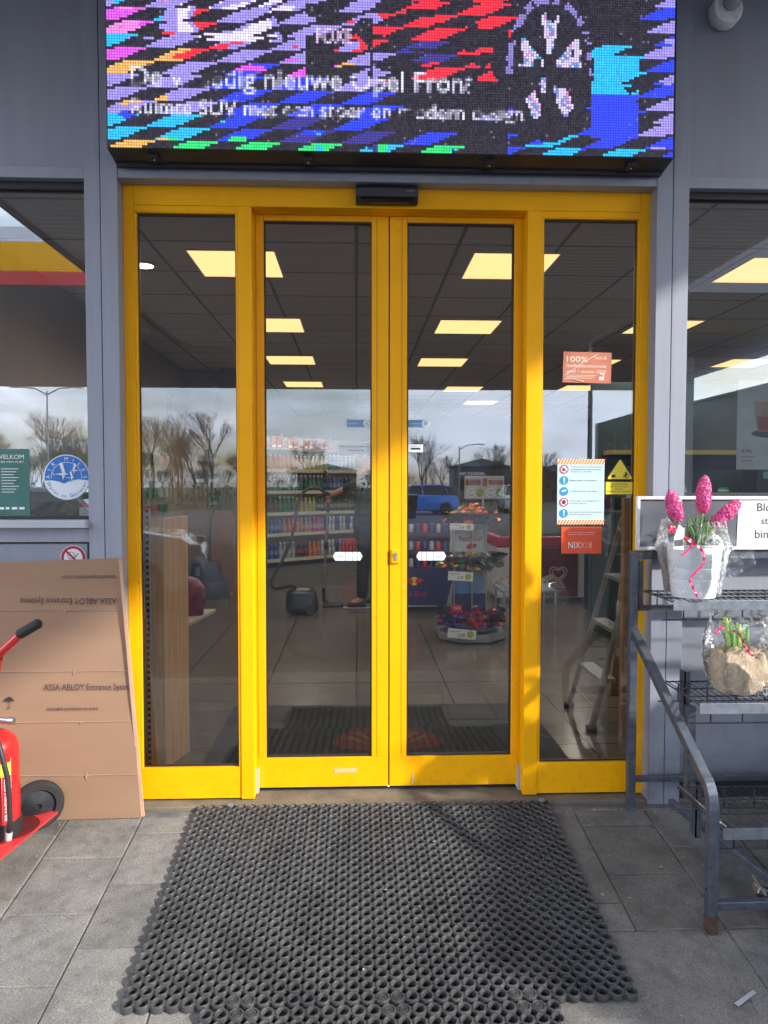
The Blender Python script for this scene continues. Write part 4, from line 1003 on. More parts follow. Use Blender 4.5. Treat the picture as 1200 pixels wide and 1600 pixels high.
for (a, b_) in (((.889, 1.80), (.97, 1.79)), ((.90, 1.82), (1.03, 1.905)), ((.889, 1.815), (.925, 1.835)), ((.96, 1.79), (.975, 1.787))):
    mb.tube([(a[0], Yt-.0015, a[1]), ((a[0]+b_[0])/2, Yt-.002, (a[1]+b_[1])/2+.006), (b_[0], Yt-.0015, b_[1])], .0011, 5)
mb.build('tape_crease', M['whiteink'], t)
# rules sheet
pale = mat('pale_blue_print', (.50, .66, .70), .4)
t = sticker('rules_notice', 'pale blue rules notice with five round symbols between orange striped bands', 'notice', .864, 1.176, 1.069, 1.458, YS, pale)
mb = MB(); mb.cur = 0
for z0_, z1_ in ((1.4365, 1.458), (1.176, 1.1965)):
    mb.box(.864, 1.069, YS-.0009, YS-.0001, z0_, z1_)
mb.build('band', mat('cream_band', (.8, .68, .52), .4), t)
for z0_, z1_ in ((1.4365, 1.458), (1.176, 1.1965)):
    mb = MB(); k = .864
    while k < 1.058: mb.prism([(k, z0_+.0003), (k+.0062, z0_+.0003), (k+.0062+.011, z1_-.0003), (k+.011, z1_-.0003)], YS-.0014, YS-.001); k += .0128
    mb.build('stripe', M.setdefault('ostripe', mat('orange_stripe', (.72, .20, .02), .4)), t)
rows = [(1.414, 'r', ['Geldtransport is niet aanwezig,', 'de Medewerker heeft dus alleen', 'toegang tot de kluis.']), (1.366, 'b', ['Maakt camera van beeldmat.']), (1.319, 'b', ['Videobewaking is aanwezig.']), (1.272, 'r', ['Wij vragen uw veiligheid als u', 'uw helm ophoudt.']), (1.224, 'b', ['Een signaal wordt bij calamiteiten', 'wordt aangifte gedaan.'])]
mt = MB(); mbb = MB(); mw = MB(); mrd = MB(); mk = MB()
for i, (z, c_, ls) in enumerate(rows):
    cx = .893
    if c_ == 'b':
        mbb.add([(a, YS-.0016, b) for a, b in disc(cx, z, .0185)], [tuple(range(32))])
        if i == 2: mw.prism([(cx-.011, z-.004), (cx+.008, z+.002), (cx+.012, z+.008), (cx-.009, z+.004)], YS-.0024, YS-.0019)
        else: mw.prism([(cx-.003, z+.012), (cx-.0018, z-.004), (cx+.0018, z-.004), (cx+.003, z+.012)], YS-.0024, YS-.0019); mw.prism(disc(cx, z-.0095, .0028, 12), YS-.0024, YS-.0019)
    else:
        mw.add([(a, YS-.0016, b) for a, b in disc(cx, z, .0165)], [tuple(range(32))]); ring(mrd, cx, z, .0145, .0188, YS-.0018)
        if i == 0: mk.prism(disc(cx-.003, z-.002, .006, 14), YS-.0022, YS-.0019); mk.prism([(cx, z), (cx+.011, z+.011), (cx+.0125, z+.0095), (cx+.002, z-.002)], YS-.0022, YS-.0019)
        else: mk.prism([(cx-.009, z-.001), (cx-.004, z+.009), (cx+.005, z+.009), (cx+.009, z+.002), (cx+.004, z-.004), (cx-.001, z-.010), (cx-.006, z-.006)], YS-.0022, YS-.0019)
        mrd.prism([(cx-.0125, z+.0105), (cx-.0105, z+.0125), (cx+.0125, z-.0105), (cx+.0105, z-.0125)], YS-.0028, YS-.0024)
    for j, s_ in enumerate(ls): text(mt, s_, .920, z+(len(ls)-1)*.005-j*.0105-.003, YS-.0012, h=.0062, w=min(.142, len(s_)*.0045))
mt.build('lettering', M['blackink'], t); mbb.build('blue_symbol', mat('signal_blue', (.03, .28, .55), .4), t); mw.build('white_symbol', M['whiteink'], t); mrd.build('red_ring', mat('signal_red', (.5, .01, .05), .4), t); mk.build('pictogram', M['blackink'], t)
# NIX18
t = sticker('nix_notice', 'bright orange NIX18 notice below the rules sheet on the right side pane', 'notice', .884, 1.050, 1.060, 1.166, YS, mat('orange_print', (.78, .085, .02), .35, var=.08, vs=10))
mb = MB(); text(mb, 'NIX', .915, 1.073, Yt, h=.027, w=.052); mb.build('lettering', M['whiteink'], t)
mb = MB(); text(mb, 'X18', .966, 1.073, Yt, h=.027, w=.052); mb.build('lettering', mat('pale_orange_print', (.85, .45, .33), .4), t)
mb = MB()
text(mb, 'onder de 18 geen druppel', .913, 1.139, Yt, w=.115, h=.0055); text(mb, 'en geen tabak verkocht', .913, 1.130, Yt, w=.115, h=.0055); mb.build('lettering', M['whiteink'], t)
# yellow warning signs
yw = mat('warning_yellow', (.80, .66, .03), .35)
t = thing('warning_sign', 'yellow triangular warning sign with a running figure on the right side pane', 'sign', (1.136, YS, 1.41))
A = [(1.083, 1.368), (1.190, 1.368), (1.196, 1.376), (1.143, 1.459), (1.131, 1.459), (1.078, 1.376)]
MB().prism(A, YS, YS+.001).build('sheet', M['blackink'], t)
MB().prism([(1.087, 1.372), (1.187, 1.372), (1.190, 1.377), (1.140, 1.454), (1.134, 1.454), (1.084, 1.377)], YS-.0009, YS-.0001).build('face', yw, t)
mb = MB(); mb.prism([(1.10, 1.379), (1.116, 1.379), (1.116, 1.391), (1.10, 1.391)], YS-.0016, YS-.001); mb.prism(disc(1.163, 1.40, .0045, 12), YS-.0016, YS-.001)
for pp in ([(1.161, 1.396), (1.166, 1.395), (1.162, 1.383), (1.156, 1.386)], [(1.160, 1.387), (1.148, 1.383), (1.147, 1.380), (1.161, 1.383)], [(1.158, 1.385), (1.172, 1.376), (1.170, 1.374), (1.154, 1.382)], [(1.164, 1.395), (1.176, 1.388), (1.175, 1.386), (1.162, 1.391)], [(1.163, 1.394), (1.150, 1.394), (1.150, 1.391), (1.162, 1.391)]): mb.prism(pp, YS-.0022, YS-.0017)
mb.build('pictogram', M['blackink'], t)
t = sticker('warning_text_sign', 'yellow rectangular warning text sign below the triangular one', 'sign', 1.073, 1.304, 1.194, 1.362, YS, M['blackink'])
MB().box(1.0755, 1.1915, YS-.0009, YS-.0001, 1.3065, 1.3595).build('face', yw, t)
mb = MB()
for k, s_ in enumerate(('WAARSCHUWING', 'OPVALLEN DOOR', 'GEVAAR', 'ELEKTRISCHE DEUREN')): text(mb, s_, 1.1335-.0035*len(s_)*.85, 1.347-.0105*k, YS-.0014, h=.0062, w=.0059*len(s_))
mb.build('lettering', M['blackink'], t)
YG = Yl+.0125
wst = mat('white_sticker', (.72, .78, .82), .4)
def chevron(x0_, x1_, z0_, z1_, left, label):
    t = thing('arrow_sticker', label, 'sticker', ((x0_+x1_)/2, YG, (z0_+z1_)/2), 'arrow stickers at mid height of the sliding leaves')
    w = x1_-x0_; zc = (z0_+z1_)/2; mb = MB()
    def seg(a, b, l_, r_):
        pts_ = [(a+(0 if not l_ else .011), z0_), (b-(0 if not r_ else .011), z0_)]
        if r_: pts_.append((b, zc))
        pts_ += [(b-(0 if not r_ else .011), z1_), (a+(0 if not l_ else .011), z1_)]
        if l_: pts_.append((a, zc))
        mb.prism(pts_, YG, YG+.0008)
    cuts = [0, .43, .66, .82, 1] if left else [0, .18, .34, .57, 1]
    for i in range(4): seg(x0_+w*cuts[i]+(.001 if i else 0), x0_+w*cuts[i+1]-(.001 if i < 3 else 0), i == 0, i == 3)
    mb.build('sheet', wst, t)
    mb = MB(); text(mb, 'ASSA ABLOY', x0_+(w*.09 if left else w*.62), zc-.003, YG-.0006, w=w*.27, h=.0055); mb.build('lettering', M['blackink'], t)
chevron(-.104, .026, 1.014, 1.052, True, 'white arrow shaped sticker on the pane of the left sliding leaf')
chevron(.262, .394, 1.014, 1.052, False, 'white arrow shaped sticker on the pane of the right sliding leaf')
lb = mat('light_blue_sticker', (.16, .30, .52), .4)
for (xa, xb, lab, rx) in ((-.043, .062, 'blue and white sticker high on the left sliding leaf', .048), (.225, .322, 'blue and white sticker high on the right sliding leaf', .303)):
    t = sticker('round_logo_sticker', lab, 'sticker', xa, 1.598, xb-.018, 1.630, YG, lb); t['group'] = 'round logo stickers of the sliding leaves'
    mb = MB(); ring(mb, rx, 1.614, .010, .0185, YG-.0006); ring(mb, rx, 1.614, .004, .0065, YG-.0006); text(mb, 'tanken', xa+.006, 1.611, YG-.0006, w=.045, h=.006); mb.build('ring', wst, t)
t = sticker('camera_notice', 'white video surveillance notice on the left sliding leaf', 'notice', -.078, 1.480, .060, 1.526, YG, wst)
mb = MB(); text(mb, 'Wij werken met camera en', -.070, 1.508, YG-.0006, w=.122, h=.008); text(mb, 'videobewaking', -.040, 1.492, YG-.0006, w=.07, h=.008); mb.build('lettering', M['blackink'], t)
t = sticker('brand_sticker', 'small white sticker with a black bar on the right sliding leaf', 'sticker', .226, 1.489, .290, 1.523, YG, wst)
mb = MB().box(.237, .279, YG-.0009, YG-.0003, 1.5, 1.508); text(mb, 'automatische deur', .232, 1.514, YG-.0006, w=.052, h=.004); mb.build('lettering', M['blackink'], t)
# left window stickers
YW = -.0135
t = sticker('welcome_poster', 'dark green welcome poster on the glass at the left edge of the photo', 'poster', -1.62, 1.218, -1.356, 1.494, YW, mat('green_poster', (.045, .16, .14), .4, var=.2, vs=9))
mb = MB(); text(mb, 'WELKOM', -1.49, 1.452, YW-.0006, w=.113, h=.018); text(mb, 'BIJ VAN VLIET', -1.47, 1.434, YW-.0006, w=.093, h=.010)
for k in range(9): mb.box(-1.47, -1.40-.01*(k % 3), YW-.0006, YW-.0001, 1.41-.012*k, 1.4125-.012*k)
for (a, b_) in ((-1.478, -1.462), (-1.455, -1.44), (-1.43, -1.408), (-1.40, -1.378)): mb.box(a, b_, YW-.0006, YW-.0001, 1.243, 1.253)
mb.build('lettering', M['whiteink'], t)
t = thing('round_window_sticker', 'round blue and white sticker with flying birds on the left window', 'sticker', (-1.208, YW, 1.375))
cx, cz, rr = -1.204, 1.377, .0935
t.location = (cx, YW, cz)
MB().prism(disc(cx, cz, rr, 64), YW, YW+.0008).build('sheet', wst, t)
up = [(cx+(rr-.004)*math.cos(a), cz+(rr-.004)*math.sin(a)) for a in np.linspace(-.16, PI+.16, 40)]
up += [(cx-.06, cz-.013), (cx-.03, cz-.019), (cx-.01, cz-.026), (cx+.015, cz-.014), (cx+.05, cz-.008)]
MB().prism(up, YW-.0009, YW-.0002).build('blue_field', mat('sticker_blue', (.02, .16, .55), .4), t)
mb = MB()
def arc_text(mb, s, cx, cz, r_, a0, a1, h, inner=False):
    n_ = len(s)
    for k, ch in enumerate(s):
        if ch == ' ': continue
        a = a0+(a1-a0)*k/(n_-1); vs, fs, tw, th = text_raw(ch); th0 = .7
        sc_ = h/.72; rr_ = a-PI/2 if not inner else a+PI/2
        o_ = [((v[0]-tw/2)*sc_, (v[1])*sc_-(h/2)) for v in vs]
        mb.add([(cx+r_*math.cos(a)+x*math.cos(rr_)-y*math.sin(rr_), YW-.0013, cz+r_*math.sin(a)+x*math.sin(rr_)+y*math.cos(rr_)) for x, y in o_], fs)
arc_text(mb, 'AIR MILES', cx, cz, rr-.017, PI-.02, .02, .016)
n_ = 40; A = [(cx+.063*math.cos(a), cz+.063*math.sin(a)) for a in np.linspace(-.1, PI+.1, n_)]; B = [(cx+.061*math.cos(a), cz+.061*math.sin(a)) for a in np.linspace(-.1, PI+.1, n_)]
mb.add([(p[0], YW-.0013, p[1]) for p in A+B], [(i, i+1, i+1+n_, i+n_) for i in range(n_-1)])
for (bx_, bz_, s_, m_) in ((-.012, .012, 1., 1), (.03, .028, .62, -1), (.022, -.002, .55, 1)):
    for pp in ([(-.038, .0), (0, .005), (.022, .002), (.0, -.004)], [(-.004, .003), (-.016, .042), (-.004, .05), (.008, .004)], [(-.006, -.003), (-.004, -.03), (-.012, -.042), (.006, -.004)], [(-.036, .0), (-.05, .008), (-.04, -.002), (-.05, -.010)]):
        mb.prism([(cx+bx_+p[0]*s_*m_, cz+bz_+p[1]*s_) for p in pp], YW-.0019, YW-.0014)
mb.build('lettering', mat('bird_white', (.72, .75, .68), .5), t)
mb = MB(); arc_text(mb, 'Sparen en Genieten', cx, cz, rr-.016, PI+.32, 2*PI-.32, .015, True); mb.build('lettering', mat('print_blue', (.08, .16, .4), .5), t)
t = thing('no_smoking_sign', 'round red and white no smoking sign on the grey panel behind the cardboard', 'sign', (-1.17, -.047, 1.04))
cx, cz = -1.169, 1.044
MB().prism(disc(cx, cz, .052, 48), -.0475, -.0455).build('sheet', M['white'], t)
mb = MB(); ring(mb, cx, cz, .038, .0495, -.0482, 48); mb.prism([(cx-.031, cz+.025), (cx-.025, cz+.031), (cx+.031, cz-.025), (cx+.025, cz-.031)], -.0490, -.0484)
mb.build('ring', mat('maroon_print', (.36, .01, .05), .4), t)
mb = MB(); ring(mb, cx-.008, cz+.010, .013, .0155, -.0487, 24); mb.prism([(cx+.005, cz+.002), (cx+.008, cz), (cx+.022, cz+.017), (cx+.019, cz+.020)], -.0487, -.0484); mb.build('pictogram', mat('print_grey', (.12, .12, .16), .5), t)

# unseen box added right of the rack to throw shade over the right-hand paving
sbx = thing('shade_box', 'large grey outdoor storage box standing right of the rack', 'box', (2.9, -1.2, gz(-1.35)))
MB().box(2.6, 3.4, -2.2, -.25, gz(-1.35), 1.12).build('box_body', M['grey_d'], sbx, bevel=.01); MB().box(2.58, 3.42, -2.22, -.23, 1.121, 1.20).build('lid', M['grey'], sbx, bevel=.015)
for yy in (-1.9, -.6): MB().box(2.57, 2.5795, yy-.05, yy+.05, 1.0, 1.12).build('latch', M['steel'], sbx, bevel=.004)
# ================================================================ INSIDE THE SHOP
lampm = mat('lit_panel', (.9, .85, .7), .5, emit=(1., .58, .22), es=.53); lampm.cycles.emission_sampling = 'NONE'
lx = [(-1.015, 1.35), (-1.0, 3.12), (-1.0, 4.92), (.715, 1.33), (.72, 3.12), (.72, 4.99), (1.3, 7.3), (1.86, 9.05), (2.45, 3.05), (2.45, 1.35), (2.98, 7.1), (2.45, 4.99), (4.2, 3.1), (4.2, 4.9), (-1., 6.9), (-3.3, 1.4), (4.2, 1.35)]
nm_ = {0: 'nearest ceiling light left of the door centre', 1: 'second ceiling light seen through the left sliding leaf', 2: 'third ceiling light down the shop behind the left sliding leaf', 3: 'nearest ceiling light seen through the right sliding leaf', 4: 'second ceiling light behind the right sliding leaf', 5: 'third ceiling light behind the right sliding leaf',
       6: 'fourth ceiling light behind the right sliding leaf', 7: 'farthest and smallest ceiling light behind the right sliding leaf', 8: 'ceiling light cut by the grey post right of the door', 9: 'large nearest ceiling light in the right window', 10: 'ceiling light just below the rust coloured notice', 11: 'ceiling light partly behind the rust coloured notice', 12: 'second row ceiling light in the right window', 13: 'small far ceiling light in the right window', 14: 'farthest ceiling light on the left side', 15: 'ceiling light behind the left window', 16: 'ceiling light at the far right of the window'}
for i, (x, y) in enumerate(lx):
    t = thing('ceiling_light', 'square lit '+nm_[i], 'ceiling light', (x+.26, y+.27, 2.74), 'square ceiling lights of the shop')
    mb = MB()
    for b in ((x-.012, x+.532, y-.012, y, 2.742, 2.7495), (x-.012, x+.532, y+.54, y+.552, 2.742, 2.7495), (x-.012, x, y, y+.54, 2.742, 2.7495), (x+.52, x+.532, y, y+.54, 2.742, 2.7495)): mb.box(*b)
    mb.build('frame', M['white'], t)
    MB().box(x, x+.52, y, y+.54, 2.744, 2.7492).build('diffuser', lampm, t)
    q = bpy.data.lights.new('lamp_light', 'SPOT'); q.energy = 10.5; q.color = (1, .92, .80); q.spot_size = math.radians(165); q.spot_blend = .6; q.shadow_soft_size = 0.
    q2 = bpy.data.objects.new('lamp_light', q); C.objects.link(q2); q2.parent = t; q2.location = (0, 0, -.02)
p = fl(225, 415, 2.74)
t = thing('spot_light', 'small round lit downlight high in the left side pane', 'ceiling light', p)
MB().lathe([(.075, .0095), (.08, 0), (.06, -.004), (.055, .005)], p, 28).build('ring', M['white'], t, smooth='auto'); MB().lathe([(.055, -.001), (.054, .001)], p, 28).build('bulb', mat('warm_bulb', (1, .9, .7), .5, emit=(1, .82, .5), es=5), t)
for (xx, yy) in ((-1.6, 6.9), (-1.9, 3.6)):
    t = thing('smoke_detector', 'small white ceiling sensor near the %s' % ('left wall' if yy < 5 else 'back of the left aisle'), 'sensor', (xx, yy, 2.74)); MB().lathe([(.05, .009), (.05, -.01), (.03, -.03)], (xx, yy, 2.74), 20).build('housing', M['white'], t, smooth='auto')
# wall clock
c_ = (-2.075, 5.2, 2.2)
t = thing('wall_clock', 'round dark wall clock on the brown left wall', 'clock', c_); MB().lathe([(.15, -.02), (.16, 0), (.16, .02), (.145, .028)], c_, 32, 'x').build('case', M['black'], t, smooth='auto'); MB().lathe([(.138, .0285), (.137, .031)], c_, 32, 'x').build('dial', mat('grey_dial', (.2, .2, .21), .4), t)
t = thing('wall_camera', 'small dark camera beside the wall clock', 'camera', (-2.08, 5.75, 2.18)); MB().box(-2.099, -2.0, 5.7, 5.76, 2.15, 2.2).build('body', M['black'], t, bevel=.01)
# ---- drinks shelving, standing at an angle
SA = Vector((-1.29, 7.19, 0)); SB = Vector((.078, 8.298, 0)); sd = (SB-SA).normalized(); sn = Vector((sd.y, -sd.x, 0))
ang = math.atan2(sd.y, sd.x); O0 = SA-sd*.35; LEN = 2.75
def SH(mb):      # local: x along, y back, z up
    ca, sa = math.cos(ang), math.sin(ang)
    mb.v = [(O0.x+v[0]*ca-v[1]*sa, O0.y+v[0]*sa+v[1]*ca, v[2]) for v in mb.v]; return mb
def shp(x, y, z): return Vector((O0.x+x*math.cos(ang)-y*math.sin(ang), O0.y+x*math.sin(ang)+y*math.cos(ang), z))
shl = thing('drinks_shelving', 'long cream shelving unit full of bottles behind the left sliding leaf', 'shelving', shp(LEN/2, .2, 0))
cream = mat('cream_shelf', (.34, .30, .20), .45, var=.08)
SH(MB().box(0, LEN, .43, .46, .0, 2.05)).build('back_panel', cream, shl); SH(MB().box(0, LEN, .03, .43, .0, .15)).build('plinth', mat('taupe_plinth', (.16, .145, .12), .5), shl)
SZ = [.27, .63, .93, 1.24, 1.55]
for z in SZ:
    s_ = SH(MB().box(.0, LEN, .0 if z > .3 else -.05, .43, z-.022, z)).build('shelf', cream, shl)
    SH(MB().box(.0, LEN, (-.012 if z > .3 else -.062), (-.001 if z > .3 else -.051), z-.035, z+.012)).build('price_rail', mat('price_rail', (.5, .47, .36), .35, var=.3, vs=40), s_)
for k in range(4):
    SH(MB().box(k*LEN/3-.012, k*LEN/3+.012, .435, .47, 0, 2.1)).build('upright', M['grey'], shl)
# bottles
caps = mat('bottle_cap', (.7, .7, .7), .4)
BT = {}
def bottle_proto(kind, prof, col, capcol, labcol, h):
    bm_ = mat('bottle_'+kind, tuple(c*.75 for c in col), .12, var=.1, vs=30, coat=.5); cm_ = mat('cap_'+kind, capcol, .4); lm = mat('label_'+kind, tuple(c*.55 for c in labcol), .5, var=.35, vs=35)
    a = MB().lathe(prof, (0, 0, 0), 10); me1 = a.build('body', bm_, None, smooth='auto')
    r_ = max(p[0] for p in prof)+.0012
    b = MB().lathe([(r_, h*.30), (r_, h*.62)], (0, 0, 0), 10, cap=False); me2 = b.build('label', lm, None, smooth=True)
    c = MB().lathe([(.015, h-.008), (.016, h), (.015, h+.016), (.010, h+.017)], (0, 0, 0), 8); me3 = c.build('cap', cm_, None, smooth='auto')
    BT[kind] = (me1.data, me2.data, me3.data)
    for q in (me1, me2, me3): bpy.data.objects.remove(q)
pf = lambda r, h: [(r*.9, 0), (r, .01), (r, h*.62), (r*.75, h*.78), (.013, h*.92), (.012, h)]
bottle_proto('orange', pf(.034, .2), (.70, .18, .02), (.85, .25, .02), (.75, .3, .1), .2)
bottle_proto('peach', pf(.033, .2), (.55, .28, .10), (.8, .8, .8), (.7, .5, .4), .2)
bottle_proto('pink', pf(.033, .2), (.55, .05, .14), (.8, .3, .3), (.7, .5, .55), .2)
bottle_proto('green', pf(.033, .22), (.02, .16, .08), (.8, .85, .85), (.03, .22, .16), .22)
bottle_proto('teal', pf(.032, .22), (.02, .2, .2), (.85, .9, .9), (.45, .6, .58), .22)
bottle_proto('cola', pf(.033, .21), (.03, .015, .012), (.6, .03, .03), (.35, .03, .03), .21)
bottle_proto('yellow', pf(.033, .2), (.5, .4, .05), (.8, .7, .2), (.45, .42, .15), .2)
bottle_proto('blue', pf(.033, .2), (.03, .08, .3), (.1, .2, .7), (.2, .3, .6), .2)
bottle_proto('water', pf(.034, .22), (.38, .43, .45), (.8, .8, .85), (.55, .6, .66), .22)
bottle_proto('dark', pf(.034, .19), (.02, .02, .03), (.1, .1, .1), (.35, .3, .3), .19)
CN = {}
def can_proto(kind, col):
    m_ = mat('can_'+kind, col, .3, .4, var=.4, vs=40); a = MB().lathe([(.024, 0), (.031, .008), (.031, .105), (.025, .115)], (0, 0, 0), 10).build('body', m_, None, smooth='auto'); b = MB().lathe([(.0255, .113), (.0255, .1165)], (0, 0, 0), 10).build('lid', M['steel'], None)
    CN[kind] = (a.data, b.data); bpy.data.objects.remove(a); bpy.data.objects.remove(b)
can_proto('red', (.55, .03, .04)); can_proto('silver', (.4, .4, .45)); can_proto('navy', (.03, .04, .2)); can_proto('black', (.02, .02, .025))
def put(kind, loc, label, group, cans=False):
    D = CN[kind] if cans else BT[kind]; nm = 'can' if cans else 'bottle'
    e = bpy.data.objects.new(nm, None); C.objects.link(e); e.location = loc; e.rotation_euler = (0, 0, rnd.uniform(0, 6)); tag(e, label, nm, group)
    for q, nn in zip(D, ('body', 'lid') if cans else ('body', 'label', 'cap')):
        o = bpy.data.objects.new(nn, q); C.objects.link(o); o.parent = e
runs = {4: [(.30, 'orange'), (.42, 'pink'), (.55, 'peach'), (.70, 'pink'), (.86, 'orange'), (1.15, 'peach'), (1.5, 'yellow'), (1.75, 'teal'), (2.1, 'water'), (9, 'teal')],
        3: [(.95, 'teal'), (1.4, 'green'), (9, 'blue')],
        2: [(.34, 'yellow'), (.62, 'cola'), (.9, 'green'), (1.25, 'yellow'), (9, 'dark')],
        1: [(.45, 'yellow'), (.66, 'blue'), (.95, 'orange'), (1.2, 'peach'), (1.4, 'pink'), (9, 'dark')],
        0: [(.32, 'dark'), (.62, 'blue'), (.9, 'water'), (1.15, 'cola'), (1.35, 'orange'), (9, 'dark')]}
rown = ['bottom', 'second lowest', 'middle', 'second highest', 'top']
for si, z in enumerate(SZ):
    x = .10; k = 0
    while x < LEN-.75:
        lim = 0
        while x > runs[si][lim][0]+.0: lim += 1
        kd = runs[si][lim][1]
        if si in (0, 1) and kd == 'dark' and x > 1.2:
            for lay in (0, .117):
                put('silver' if k % 3 else 'navy', shp(x, .06+rnd.uniform(-.008, .008), z+.001+lay), 'drinks can stacked two high at the right of the %s shelf' % rown[si], 'cans on the drinks shelving', True)
            x += .069
        else:
            put(kd, shp(x, .055+rnd.uniform(-.012, .012), z+.001), '%s bottle in the row along the %s shelf' % ({'cola': 'dark cola', 'dark': 'black', 'water': 'clear'}.get(kd, kd), rown[si]), 'bottles on the drinks shelving')
            x += .0755
        k += 1
# products lying on the top shelf, above the bottles
snm = mat('pale_cartons', (.5, .45, .42), .5, var=.3, vs=18, col2=(.55, .12, .08))
k = 0; x = .1
while x < 1.7:
    h_ = rnd.choice([.14, .16, .18])
    t = thing('carton', ['red and white', 'white', 'orange'][k % 3]+' carton standing on the top board of the drinks shelving', 'carton', shp(x, .25, 1.86), 'cartons above the drinks shelving')
    SH(MB().box(x-.04, x+.04, .12, .26, 1.861, 1.861+h_)).build('box', [mat('c1', (.4, .06, .04), .5, var=.4, vs=30), mat('c3', (.3, .28, .26), .5, var=.4, vs=30), mat('c2', (.45, .18, .08), .5, var=.4, vs=30)][k % 3], t, bevel=.004)
    SH(MB().box(x-.03, x+.03, .117, .1195, 1.88, 1.91)).build('label', M['white'] if k % 3 != 1 else M['red'], t)
    x += .095; k += 1
SH(MB().box(0, LEN, .02, .43, 1.84, 1.86)).build('shelf', cream, shl)
# red cans at the floor end
for k in range(4):
    for lay in range(2): put('red', shp(1.72+.07*k, -.03, .271+.117*lay), 'red drinks can near the person at the end of the bottom shelf', 'red cans on the bottom shelf', True)
# ---- person vacuuming
def skin(name, verts, edges, radii, m_, parent, sub=2, root=0):
    me = bpy.data.meshes.new(name); me.from_pydata([tuple(v) for v in verts], edges, []); o = bpy.data.objects.new(name, me); C.objects.link(o)
    me.materials.append(m_)
    s_ = o.modifiers.new('skin', 'SKIN'); s_.use_smooth_shade = True
    for i, rr in enumerate(radii):
        d = me.skin_vertices[0].data[i]; d.radius = rr if isinstance(rr, tuple) else (rr, rr); d.use_root = (i == root)
    s2 = o.modifiers.new('sub', 'SUBSURF'); s2.levels = sub; s2.render_levels = sub
    if parent: o.parent = parent; o.matrix_parent_inverse = Matrix.Translation(-parent.location) if parent.parent is None else Matrix.Identity(4)
    return o
PX, PY = .13, 4.85
pn = thing('person', 'person in dark clothes with one arm reaching out to push a vacuum cleaner', 'person', (PX, PY, 0))
skinm = mat('skin', (.42, .22, .15), .5, var=.08); jac = mat('dark_jacket', (.008, .009, .012), .75, var=.3, vs=9, bump=.4, bs=25); trs = mat('dark_trousers', (.008, .008, .011), .85, var=.3, vs=9, bump=.4, bs=20)
hand = Vector((-.305, 4.80, 1.185))
V_ = [(PX, PY, .93), (PX, PY, 1.12), (PX-.01, PY, 1.33), (PX-.02, PY, 1.45), (PX-.035, PY, 1.52), (PX-.05, PY, 1.62), (PX-.05, PY, 1.70),     # spine to head
      (PX-.03, PY-.17, 1.41), (PX-.20, PY-.22, 1.31), (PX-.40, PY-.1, 1.235), hand+Vector((.035, 0, .02)),             # near arm, reaching
      (PX-.01, PY+.18, 1.41), (PX+.03, PY+.24, 1.15), (PX-.05, PY+.22, .92), (PX-.07, PY+.21, .86),
      (PX-.01, PY-.10, .88), (PX-.06, PY-.11, .50), (PX-.07, PY-.12, .10), (PX-.20, PY-.12, .045),
      (PX, PY+.10, .88), (PX+.06, PY+.11, .50), (PX+.14, PY+.12, .11), (PX+.03, PY+.13, .045)]
E_ = [(0, 1), (1, 2), (2, 3), (3, 4), (4, 5), (5, 6), (3, 7), (7, 8), (8, 9), (9, 10), (3, 11), (11, 12), (12, 13), (13, 14), (0, 15), (15, 16), (16, 17), (17, 18), (0, 19), (19, 20), (20, 21), (21, 22)]
RR = [(.13, .11), (.12, .10), (.14, .11), (.09, .08), (.055, .055), (.085, .095), (.07, .08), .055, .042, .033, .026, .055, .042, .033, .03, .085, .058, .04, .038, .085, .058, .04, .038]
skin('body', V_, E_, RR, skinm, pn)
# sleeves and jacket over the body
mb = MB(); nseg = 20
prof_ = [(.80, .15, .175), (.86, .155, .18), (.95, .15, .172), (1.08, .145, .168), (1.20, .152, .182), (1.32, .155, .205), (1.40, .135, .205), (1.46, .09, .15), (1.50, .062, .075)]
vs = []
for (z, ax_, ay_) in prof_:
    for k in range(nseg):
        a = 2*PI*k/nseg; w_ = 1+.05*noise.noise(Vector((math.cos(a)*2, math.sin(a)*2, z*7))); vs.append((PX-.01+ax_*w_*math.cos(a), PY+ay_*w_*math.sin(a), z))
mb.add(vs, [(i*nseg+k, i*nseg+(k+1) % nseg, (i+1)*nseg+(k+1) % nseg, (i+1)*nseg+k) for i in range(len(prof_)-1) for k in range(nseg)]+[tuple(range(nseg))])
def sleeve(p): 
    P_ = [Vector(q) for q in p]; o_ = []
    for i in range(len(P_)-1):
        for k in range(6): o_.append(P_[i].lerp(P_[i+1], k/6))
    o_.append(P_[-1]); n_ = len(o_); mb.tube(o_, [.074-.030*(i/n_)+.004*math.sin(i*2.1) for i in range(n_)], 12)
sleeve([(PX-.01, PY-.10, 1.41), V_[7], V_[8], hand+Vector((.06, 0, .022))]); sleeve([(PX-.01, PY+.10, 1.41), V_[11], V_[12], V_[13]])
mb.build('jacket', jac, pn, smooth=True)
V3 = [(PX, PY, .93), V_[15], V_[16], (PX-.07, PY-.12, .09), V_[19], V_[20], (PX+.135, PY+.12, .1)]
skin('trousers', V3, [(0, 1), (1, 2), (2, 3), (0, 4), (4, 5), (5, 6)], [(.15, .135), .105, .078, .062, .105, .078, .062], trs, pn)
for (fx, fy) in ((PX-.07, PY-.12), (PX+.135, PY+.12)):
    skin('shoe', [(fx+.05, fy, .055), (fx-.05, fy, .05), (fx-.17, fy, .038)], [(0, 1), (1, 2)], [(.045, .048), (.046, .046), (.04, .032)], M['rubber'], pn)
    MB().box(fx-.21, fx+.10, fy-.045, fy+.045, .001, .018).build('sole', mat('grey_sole', (.3, .3, .32), .6), pn, bevel=.008)
